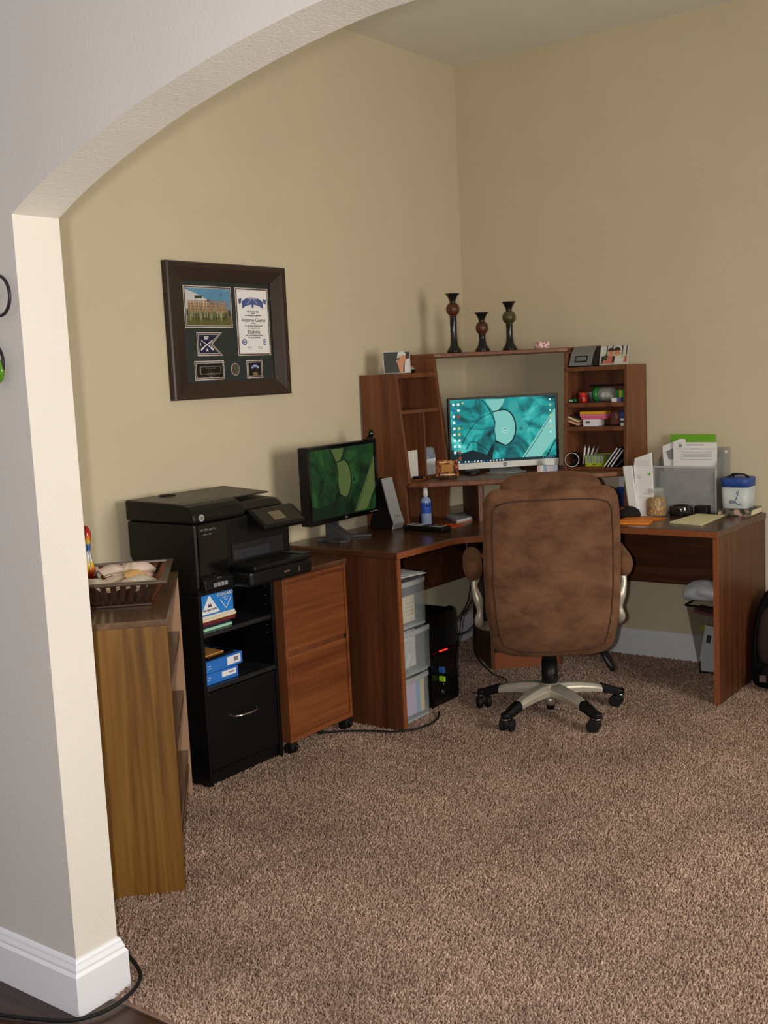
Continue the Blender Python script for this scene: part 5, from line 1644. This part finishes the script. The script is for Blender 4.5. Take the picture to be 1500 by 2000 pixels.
tag(MB().box((-.10, -.085, 0), (.09, .055, .010)).build('black_binder', [M_gloss], None, (.24, -2.255, C2 + .0858), rz=.08, local=True, bevel=.002), 'thin shiny black binder on the upper blue paper box', 'binder')
tag(MB().prism([(-.12, -.075), (.085, -.075), (.075, .06), (-.12, .06)], 'z', 0, .004).build('manila_envelope', [mat('manila', (196, 140, 74), rough=.6)], None, (.235, -2.290, C2 + .0964), rz=-.04, local=True), 'tan manila envelope lying on top of the black binder', 'envelope')

# ================================================================ ON THE BOOKCASE
bko = Vector((0.884, -3.008, .80)); BM = Matrix.Translation(bko) @ Matrix.Rotation(BR, 4, 'Z')
M_wick = mat('dark_brown_wicker', (62, 42, 34), rough=.45, var=.15, scale=40)
M_wick2 = mat('red_brown_slat', (104, 58, 32), rough=.4, var=.15, scale=40)
bs_ = thing('basket', 'dark brown slatted basket of seashells on the oak bookcase', 'basket', tuple(BM @ Vector((.365, .165, .0008))), BR)
bw, bd, hb_ = .150, .110, .076          # half sizes at the bottom; flares towards the rim
fl_ = .052
MB().box((-bw, -bd, 0), (bw, bd, .008)).build('base', M_wick, bs_, local=True, bevel=.002)


def bpt(u, side, h):
    """u in -1..1 along a side, h 0..1 up the flared wall"""
    ex, ey = bw + fl_ * h, bd + fl_ * h * .85
    z = .006 + (hb_ - .006) * h
    return {0: (u * ex, -ey, z), 1: (ex, u * ey, z), 2: (-u * ex, ey, z), 3: (-ex, -u * ey, z)}[side]


for side, n in ((0, 13), (1, 10), (2, 13), (3, 10)):
    m = MB()
    nrm = {0: (0, -1), 1: (1, 0), 2: (0, 1), 3: (-1, 0)}[side]
    for k in range(n):
        u0 = -.97 + 1.94 * k / n; u1 = u0 + 1.94 / n * .58
        q = []
        for h in (0.02, .97):
            for u in (u0, u1):
                p = bpt(u, side, h)
                q += [p, (p[0] - nrm[0] * .005, p[1] - nrm[1] * .005, p[2])]
        m.loft([[q[0], q[2], q[3], q[1]], [q[4], q[6], q[7], q[5]]], 0, False)
    a = [bpt(u, side, h) for h, u in ((0, -1), (0, 1), (.14, 1), (.14, -1))]
    m.loft([a, [(p[0] - nrm[0] * .007, p[1] - nrm[1] * .007, p[2]) for p in a]], 0, False)
    m.build('slat_side', M_wick2 if side in (0, 1) else M_wick, bs_, local=True)
rmr = []
for sg in ((-1, -1), (1, -1), (1, 1), (-1, 1), (-1, -1)):
    ex, ey = bw + fl_, bd + fl_ * .85
    rmr.append([(sg[0] * (ex + a), sg[1] * (ey + a), hb_ + z) for a, z in ((-.011, -.004), (.010, -.004), (.012, .003), (-.009, .006))])
MB().loft(rmr, 0, False, False).build('rim', mat('grey_brown_rim', (78, 62, 54), rough=.35), bs_, local=True, bevel=.002)


def shell(mb, r, h, ribs, seed):
    """scallop: fan from the hinge, domed and ribbed"""
    rn = random.Random(seed)
    nu, nv = 36, 10
    V, Fc = [], []
    for j in range(nv + 1):
        t = j / nv
        for i in range(nu + 1):
            a = -1.25 + 2.5 * i / nu
            R = 2 * r * t * (math.cos(a * .55))
            rib = .5 + .5 * math.cos(a * ribs)
            z = h * math.sin(PI * min(1, .12 + .80 * t)) * (math.cos(a * .9) * .5 + .5) + .0022 * rib * t
            V.append((R * math.sin(a) * .95, R * math.cos(a) - r, z))
    for j in range(nv):
        for i in range(nu):
            a = j * (nu + 1) + i
            Fc.append((a, a + 1, a + nu + 2, a + nu + 1))
    n0 = len(V)
    for p in list(V):
        V.append((p[0] * .97, p[1] * .97, p[2] - .003))
    Fc += [tuple(n0 + q for q in f[::-1]) for f in Fc]
    edge = [j * (nu + 1) for j in range(nv + 1)] + [nv * (nu + 1) + i for i in range(1, nu + 1)] + [j * (nu + 1) + nu for j in range(nv - 1, -1, -1)]
    for a, c in zip(edge[:-1], edge[1:]):
        Fc.append((a, a + n0, c + n0, c))
    mb.add(V, Fc, 0, True)
    return mb


SH = [(-.115, -.045, .050, .030, 0, (222, 196, 180), 16, 'large pale peach scallop shell at the near left of the basket'), (-.065, -.075, .044, .026, 5, (214, 204, 196), 22, 'finely ribbed grey-white cockle shell at the front of the basket'),
      (.00, -.055, .034, .020, 30, (218, 176, 112), 14, 'small orange-tan shell in the middle of the basket'), (.03, .005, .042, .028, -20, (228, 206, 196), 14, 'pinkish white shell in the centre of the basket'),
      (.105, .020, .056, .036, 40, (230, 214, 206), 12, 'largest cream shell at the far right of the basket'), (.085, -.060, .040, .030, -35, (222, 202, 194), 16, 'round cream shell at the front right of the basket'),
      (-.01, .070, .040, .026, 80, (216, 206, 196), 16, 'white shell lying towards the back of the basket'), (.045, -.082, .024, .018, 10, (222, 178, 176), 12, 'small pink shell at the front of the basket')]
for k, (x, y, r, h, rt, c, ribs, lab) in enumerate(SH):
    o = shell(MB(), r * 1.12, h * 1.1, ribs, k).build('seashell', [mat('shell_%d' % k, c, rough=.45, var=.10, scale=40)], None, tuple(BM @ Vector((.365 + x, .165 + y, .038 + .012 * (k % 3)))), rz=BR + math.radians(rt + 150), local=True)
    o.rotation_euler = (math.radians(14 - 9 * (k % 3)), math.radians(6 * (k % 4) - 9), BR + math.radians(rt + 150))
    tag(o, lab, 'seashell', 'seashells in the basket')

mv, nt, b = new_mat('painted_glass_vase')
tc = nt.nodes.new('ShaderNodeTexCoord')
sx_ = nt.nodes.new('ShaderNodeSeparateXYZ')
rr = ramp(nt, [(0, (150, 20, 24)), (.18, (196, 30, 26)), (.27, (236, 150, 30)), (.34, (246, 216, 60)), (.42, (236, 234, 236)), (.54, (222, 226, 240)), (.60, (60, 96, 186)), (.66, (90, 130, 196)), (.72, (240, 214, 70)), (.79, (232, 120, 30)), (.87, (206, 36, 28)), (1, (176, 26, 26))])
mrr = nt.nodes.new('ShaderNodeMapRange'); mrr.inputs['From Max'].default_value = .215
wv = nt.nodes.new('ShaderNodeTexNoise'); wv.inputs['Scale'].default_value = 60; wv.inputs['Detail'].default_value = 2
ad = nt.nodes.new('ShaderNodeMath'); ad.operation = 'MULTIPLY_ADD'; ad.inputs[1].default_value = .12
nt.links.new(tc.outputs['Object'], sx_.inputs[0]); nt.links.new(sx_.outputs['Z'], mrr.inputs['Value']); nt.links.new(tc.outputs['Object'], wv.inputs['Vector'])
sb2 = nt.nodes.new('ShaderNodeMath'); sb2.operation = 'SUBTRACT'; sb2.inputs[1].default_value = .06
nt.links.new(mrr.outputs['Result'], sb2.inputs[0]); nt.links.new(wv.outputs['Fac'], ad.inputs[0]); nt.links.new(sb2.outputs[0], ad.inputs[2]); nt.links.new(ad.outputs[0], rr.inputs['Fac'])
nt.links.new(rr.outputs['Color'], b.inputs['Base Color']); b.inputs['Roughness'].default_value = .15
vz = thing('glass_vase', 'slender painted vase in red, yellow, blue and white beside the wall opening', 'vase', tuple(BM @ Vector((.470, .262, .0345))), BR)
vp = [(0, 0), (.020, 0), (.028, .012), (.031, .032), (.027, .062), (.020, .092), (.0165, .115), (.017, .135), (.022, .160), (.0235, .178), (.020, .196), (.010, .212), (0, .216)]
MB().lathe(vp, n=28).build('body', mv, vz, local=True)
lnm = MB()
for k in range(7):
    a = k * .9
    pts = [((r + .0006) * math.cos(a + .25 * math.sin(zz * 40 + k)), (r + .0006) * math.sin(a + .25 * math.sin(zz * 40 + k)), zz) for r, zz in vp[2:-1]]
    lnm.tube(smooth_path(pts, 3), .0009, 5)
lnm.build('painted_lines', M_navy, vz, local=True)
vz.scale = (.80, .80, .86)

# ================================================================ UNDER THE DESK
M_frost = mat('frosted_plastic', (168, 176, 182), rough=.35, alpha=.20)
M_frost_rim = mat('frosted_rim', (150, 154, 156), rough=.35)
dt = thing('drawer_tower', 'grey translucent three drawer plastic tower under the left desk wing', 'drawer tower', (.42, -1.41, 0))
TY0, TY1, TX0, TX1 = -1.522, -1.298, .24, .575
MB().box((TX0, TY0, 0), (TX1, TY1, .014)).build('base', M_frost_rim, dt, bevel=.004)
MB().box((TX0, TY0, .606), (TX1 + .006, TY1, .626)).build('top', mat('dark_tower_top', (70, 70, 70), rough=.4), dt, bevel=.004)
for y in (TY0, TY1 - .004):
    MB().box((TX0, y, .014), (TX1 - .01, y + .004, .606)).build('side', M_frost, dt)
for z in (.205, .405):
    MB().box((TX0, TY0, z - .006), (TX1, TY1, z + .006)).build('divider', M_frost_rim, dt, bevel=.002)


def bowed(x, z0, z1, th, y0, y1, b=.012):
    pts = []
    for k in range(11):
        t = k / 10
        pts.append((x + b * math.sin(PI * t), y0 + (y1 - y0) * t))
    return pts + [(p[0] - th, p[1]) for p in pts[::-1]]


for k, (z0, z1, o) in enumerate(((.018, .196, .0), (.213, .397, .014), (.413, .600, .0))):
    d = MB().prism(bowed(TX1 + o, z0, z1, .003, TY0 + .004, TY1 - .001), 'z', z0, z1).build('drawer', M_frost, dt)
    MB().prism(bowed(TX1 + o + .004, z1, z1, .012, TY0 + .002, TY1), 'z', z1 - .022, z1 - .002).build('handle_rim', M_frost_rim, d, bevel=.002)
    MB().box((TX0 + .02, TY0 + .006, z0), (TX1 + o - .004, TY1 - .006, z0 + .004)).build('drawer_floor', M_frost, d)
tag(MB().prism([(.30, -1.50), (.60, -1.522), (.632, -1.36), (.36, -1.31)], 'z', .6268, .6285).build('paper_sheet', [M_white], None, (.45, -1.42, .627)), 'white paper sheet lying on top of the plastic drawer tower', 'paper')
cs_ = thing('card_stack', 'cream cards with red marks in the top translucent drawer', 'cards', (.55, -1.41, .418))
MB().box((.548, TY0 + .02, .420), (.556, TY1 - .05, .530)).build('cards', M_cream, cs_)
m = MB()
for j in range(4):
    m.box((.5562, TY1 - .115, .450 + .016 * j), (.5568, TY1 - .06, .4515 + .016 * j), 0)
for j in range(4):
    m.box((.5562, TY1 - .075 + .004 * j, .452 + .01 * (j % 3)), (.5568, TY1 - .069 + .004 * j, .456 + .01 * (j % 3)), 1)
m.build('print', [M_grey, mat('red_ink', (190, 50, 50), rough=.6)], cs_)
tag(MB().box((.52, TY0 + .10, .218), (.53, TY1 - .02, .375)).build('white_card', [M_white], None, (.52, -1.4, .218)), 'white card standing in the middle translucent drawer', 'card')
cb = [(.568, -1.452 + (.040 + .004 * math.sin(3 * a)) * math.cos(a) + .002 * a, .290 + .058 * math.sin(a)) for a in [k * .35 for k in range(45)]]
tag(MB().tube([(p[0] - .002 * math.sin(i), p[1], p[2]) for i, p in enumerate(cb)], .0022, 6).build('coiled_cable', [mat('pale_cable', (206, 206, 200), rough=.5)], None, (.56, -1.45, .22)), 'coiled pale cable in the middle translucent drawer', 'cable')
for k, (y0, y1, c, lab) in enumerate(((TY0 + .02, TY1 - .072, (206, 186, 222), 'lavender folder in the bottom translucent drawer'), (TY1 - .070, TY1 - .046, (130, 178, 222), 'light blue folder beside the lavender one'), (TY1 - .044, TY1 - .014, (226, 210, 160), 'cream folder at the right of the bottom drawer'))):
    tag(MB().box((.30, y0, .024), (.562, y1, .162)).build('folder', [mat('drawer_folder_%d' % k, c, rough=.6)], None, (.45, y0, .024), bevel=.001), lab, 'folder', 'folders in the bottom drawer')

pc_ = thing('desktop_computer', 'glossy black desktop computer tower with a red light under the desk', 'computer', (.35, -1.13, 0))
QY0, QY1 = -1.238, -1.040
MB().box((.13, QY0, .012), (.53, QY1, .412)).build('case', M_black, pc_, bevel=.004)
MB().prism([(.525, .004), (.552, .004), (.560, .03), (.552, .235), (.558, .25), (.548, .405), (.530, .420), (.525, .42)], 'y', QY0 - .002, QY1 + .002).build('front_bezel', M_prg, pc_, bevel=.006, seg=3)
MB().prism([(QY0, .243), (QY1, .236), (QY1, .240), (QY0, .248)], 'x', .5535, .5585).build('light_strip', mat('dark_red_strip', (92, 14, 12), rough=.2), pc_)
MB().prism([(QY0 + .055, .2425), (QY0 + .12, .2402), (QY0 + .12, .2450), (QY0 + .055, .2475)], 'x', .5585, .5592).build('red_light', emis('red_glow', (255, 40, 30), 3.0), pc_)
m = MB(); m.cyl((.557, QY0 + .075, .062), .010, .004, 20, 0, None, 'x').build('round_button', M_metal, pc_)
m = MB(); m.cyl((.558, QY0 + .080, .094), .006, .004, 14, 0, None, 'x').build('power_button', M_chrome, pc_)
for (x, y) in ((.17, QY0 + .02), (.17, QY1 - .02), (.50, QY0 + .02), (.50, QY1 - .02)):
    MB().cyl((x, y, 0), .012, .014, 12).build('foot', M_rubber, pc_)
for k, (z, c, lab) in enumerate(((.168, (44, 96, 170), 'blue memory stick plugged into the front of the black computer'), (.128, (150, 210, 40), 'lime green memory stick below the blue one on the black computer'))):
    t = thing('memory_stick', lab, 'memory stick', (.558, QY0 + .048, z))
    MB().rbox((.574, QY0 + .048, z), (.030, .012, .028 if k == 0 else .024), .004).build('body', mat('stick_%d' % k, c, rough=.35), t)
    MB().box((.5555, QY0 + .043, z - .005), (.560, QY0 + .053, z + .005)).build('plug', M_metal, t)

CL = 'cables under the desk'


def cable(pts, r, label, group=CL, name='cable', m=None):
    p = smooth_path(pts, 6)
    return tag(MB().tube(p, r, 8).build(name, [m or M_rubber], None, tuple(pts[0])), label, 'cable', group)


cable([(.35, -1.11, .712), (.345, -1.135, .62), (.34, -1.125, .54), (.32, -1.14, .45), (.30, -1.145, .4135)], .0035, 'thin black cable dropping to the top of the computer tower')
cable([(.545, -.86, .64), (.53, -.86, .50), (.50, -.86, .38), (.43, -.93, .26), (.40, -.96, .20)], .004, 'black cable hanging behind the computer, nearest the wall gap')
cable([(.550, -.85, .66), (.545, -.85, .46), (.52, -.83, .30), (.50, -.80, .14), (.54, -.72, .03), (.58, -.70, .0125), (.63, -.74, .0125), (.66, -.80, .0125)], .0035, 'black cable running down and along the carpet towards the chair base')
cable([(.555, -.855, .65), (.55, -.86, .44), (.48, -.87, .33), (.45, -.86, .22), (.40, -.90, .12)], .003, 'thin looping black cable among the hanging bundle')
cable([(.56, -.84, .65), (.565, -.82, .48), (.55, -.78, .36), (.47, -.80, .25), (.42, -.86, .23)], .003, 'black cable crossing the hanging bundle towards the computer')
cable([(.59, -.98, .0125), (.64, -.96, .0125), (.68, -.97, .0125)], .0022, 'short thin black cord on the carpet beside the computer')
cd_ = cable([(.345, -1.745, .0145), (.39, -1.70, .0135), (.45, -1.655, .0125), (.53, -1.615, .0125), (.60, -1.585, .0125), (.655, -1.52, .0125), (.672, -1.43, .0125), (.650, -1.345, .0125), (.615, -1.285, .0125)], .0042, 'black power cord snaking over the carpet in front of the desk side', None, 'power_cord')
plg = MB().loft([[(.345 + dx * .75 - dy * .6 * w, -1.745 + dx * -.62 - dy * .75 * w, z) for dy, z in ((-1, .006), (1, .006), (1, .024), (-1, .024))] for dx, w in ((-.06, .011), (-.03, .013), (.0, .008))], 0, False).build('plug', M_rubber, cd_, bevel=.003)

kb = thing('keyboard', 'black keyboard on the pull-out tray left of the chair', 'keyboard', tuple(Mt @ Vector((.28, .12, .6575))), PI / 4)
MB().rbox((0, 0, .009), (.43, .15, .017), .005, 0, 3).build('body', M_plastic, kb, local=True)
kk = MB()
for i in range(15):
    for j in range(5):
        kk.box((-.205 + .0275 * i, -.062 + .025 * j, .0176), (-.183 + .0275 * i, -.042 + .025 * j, .022))
kk.build('keys', M_gloss, kb, local=True)
MB().tube([(-.21, -.0745, .012), (.21, -.0745, .012)], .0018, 6).build('chrome_strip', M_chrome, kb, local=True)

# ---------------------------------------------------------------- waste bin
wbn = thing('waste_bin', 'dark wire mesh waste bin under the right end of the desk', 'waste bin', (1.42, -.13, 0))
mm_, nt, b = new_mat('wire_mesh')
b.inputs['Base Color'].default_value = lin((34, 36, 40)); b.inputs['Roughness'].default_value = .4
b.inputs['Alpha'].default_value = .30
def rr4(x0, x1, y0, y1, z, r=.02):
    out = []
    for cx, cy, a0 in ((x1 - r, y1 - r, 0), (x0 + r, y1 - r, PI / 2), (x0 + r, y0 + r, PI), (x1 - r, y0 + r, 1.5 * PI)):
        for k in range(5):
            a = a0 + PI / 2 * k / 4
            out.append((cx + r * math.cos(a), cy + r * math.sin(a), z))
    return out
MB().loft([rr4(1.334, 1.505, -.192, -.045, .008), rr4(1.283, 1.555, -.215, -.022, .322)], 0, True, False).build('mesh_wall', mm_, wbn)
MB().loft([rr4(1.332, 1.507, -.194, -.043, 0), rr4(1.332, 1.507, -.194, -.043, .010)], 0, True, True).build('bottom', M_plastic, wbn)
rp_ = [Vector(p) for p in rr4(1.281, 1.557, -.217, -.020, .322)]
MB().tube(rp_ + [rp_[0]], .005, 8).build('rim', M_plastic, wbn)
mb_, nt, b = new_mat('thin_white_film')
b.inputs['Base Color'].default_value = lin((222, 224, 230)); b.inputs['Roughness'].default_value = .35
rnd = random.Random(12)
pb = thing('plastic_bag', 'crumpled white plastic bag stuffed on top of the waste bin', 'bag', (1.40, -.14, .33))
rings = []
for k in range(11):
    t = k / 10
    cx = 1.258 + .25 * t
    rr_ = .052 * math.sin(PI * min(1, .12 + t * .9)) ** .5 + .010
    rings.append([(cx + rnd.uniform(-.006, .006), -.150 + 1.15 * rr_ * math.cos(a) + rnd.uniform(-.012, .012), .368 + .012 * math.sin(5 * t) + .02 * t + rr_ * .8 * math.sin(a) + rnd.uniform(-.010, .010)) for a in [2 * PI * j / 14 for j in range(14)]])
MB().loft(rings).build('bag', mb_, pb, subd=2)
MB().prism([(1.365, .386), (1.385, .394), (1.392, .404), (1.366, .402)], 'y', -.205, -.203).build('print', mat('amber_print', (220, 170, 60), rough=.4), pb)
BL = ['white envelope with grey stamp leaning at the left in the waste bin', 'white sheet slanting at the right in the waste bin', 'pale papers lying at the bottom of the waste bin', 'red-edged magazine near the top of the waste bin', 'yellow-green scrap in the middle of the waste bin']
t = thing('envelope', BL[0], 'envelope', (1.38, -.16, .03), 0, 'papers in the waste bin')
Mx = Matrix.Translation((1.342, -.180, .06)) @ Matrix.Rotation(math.radians(10), 4, 'Y')
MB().box((-.005, 0, 0), (.075, .004, .17), 0, Mx).build('envelope', M_white, t)
MB().box((.012, -.0012, .09), (.032, -.0002, .128), 0, Mx).build('stamp', M_dgrey, t)
tag(MB().prism([(1.40, .04), (1.49, .04), (1.47, .235), (1.39, .20)], 'y', -.165, -.161).build('sheet', [M_white], None, (1.43, -.16, .03)), BL[1], 'paper', 'papers in the waste bin')
tag(MB().box((1.345, -.182, .0105), (1.49, -.060, .075)).build('papers', [M_white], None, (1.42, -.12, .0105)), BL[2], 'papers', 'papers in the waste bin')
tag(MB().prism([(1.31, .285), (1.52, .245), (1.52, .256), (1.31, .300)], 'y', -.180, -.070).build('magazine', [mat('magazine_red', (124, 70, 80), rough=.5)], None, (1.4, -.13, .27)), BL[3], 'magazine', 'papers in the waste bin')
tag(MB().prism([(1.335, .222), (1.375, .235), (1.385, .200), (1.345, .196)], 'y', -.176, -.168).build('scrap', [mat('scrap_green', (150, 160, 40), rough=.6)], None, (1.35, -.17, .2)), BL[4], 'scrap', 'papers in the waste bin')

# ---------------------------------------------------------------- backpack
bp_ = thing('backpack', 'dark brown and black backpack leaning against the right side of the desk', 'backpack', (1.795, -.235, 0), math.radians(6))
M_bpk = mat('black_nylon', (15, 15, 16), rough=.85, spec=.15, bump=.2, bscale=600)
M_bpb = mat('dark_brown_nylon', (50, 38, 36), rough=.85, spec=.15, var=.2, scale=12, bump=.2, bscale=600)
rings = []
for z, hx, hy in ((0, .150, .085), (.008, .178, .105), (.05, .192, .118), (.16, .192, .122), (.30, .184, .108), (.39, .165, .088), (.43, .130, .062), (.445, .075, .035)):
    rings.append(sring(.01 * z, .02 + z * .10, z, hx, hy, 4.6, 36))
MB().loft(rings).build('body', M_bpk, bp_, local=True, subd=1)
rings = []
for z, hx, hy in ((.11, .130, .02), (.13, .160, .040), (.22, .166, .048), (.33, .156, .040), (.395, .120, .018)):
    rings.append(sring(.01, -.085 + z * .10, z, hx, hy, 3.2, 32))
MB().loft(rings).build('front_panel', M_bpb, bp_, local=True, subd=1)
rings = []
for z, hx, hy in ((.012, .120, .03), (.03, .150, .052), (.09, .154, .056), (.135, .13, .03)):
    rings.append(sring(.01, -.092, z, hx, hy, 3.2, 32))
MB().loft(rings).build('front_pocket', M_bpk, bp_, local=True, subd=1)
for s in (-1, 1):
    MB().tube(smooth_path([(s * .150, -.075, .05), (s * .160, -.085, .18), (s * .150, -.070, .31), (s * .115, -.02, .41)], 6), .003, 8).build('zip', M_bpk, bp_, local=True)
MB().box((-.128, -.1505, .055), (-.100, -.146, .085)).build('badge', mat('badge_red_grey', (84, 62, 60), rough=.6), bp_, local=True, bevel=.002)
MB().tube(smooth_path([(-.03, .06, .43), (-.028, .06, .462), (0, .06, .474), (.028, .06, .462), (.03, .06, .43)], 5), .007, 8).build('carry_loop', M_bpk, bp_, local=True)

# ================================================================ FOYER
ws = thing('wall_scroll', 'black iron scroll hanging with green glass on the wall left of the opening', 'wall hanging', (1.03, -3.573, 1.45))
M_iron = mat('dark_iron', (46, 32, 42), rough=.4, metal=.3)
m = MB()
c1 = [(1.072 + .040 * math.cos(a), -3.588, 1.657 + .043 * math.sin(a)) for a in [2.4 - k * .2 for k in range(27)]]
m.tube(smooth_path(c1 + [(1.052, -3.588, 1.655), (1.075, -3.588, 1.672)], 2), .0035, 8)
c2 = [(1.028 + .040 * math.cos(a), -3.588, 1.515 + .042 * math.sin(a)) for a in [3.0 - k * .2 for k in range(28)]]
m.tube(smooth_path(c2, 2), .0035, 8)
m.tube(smooth_path([(1.042, -3.588, 1.686), (1.01, -3.588, 1.60), (.99, -3.588, 1.515), (.96, -3.588, 1.40)], 6), .004, 8)
m.tube([(1.01, -3.5725, 1.60), (1.01, -3.588, 1.60)], .003, 6)
m.build('scroll', M_iron, ws)
MB().lathe([(0, -.028), (.010, -.022), (.016, -.006), (.015, .010), (.008, .022), (0, .026)], (1.053, -3.590, 1.497), 20, sy=.5).build('glass_drop', mat('green_glass', (86, 140, 30), rough=.15), ws)
cable([(.80, -3.72, .006), (.95, -3.695, .006), (1.06, -3.655, .006), (1.145, -3.612, .008), (1.183, -3.545, .010), (1.178, -3.465, .013), (1.142, -3.405, .013), (1.08, -3.37, .013), (1.0, -3.345, .013), (.9, -3.33, .013)], .005, 'black cord curving around the white baseboard of the wall opening', None, 'floor_cord')
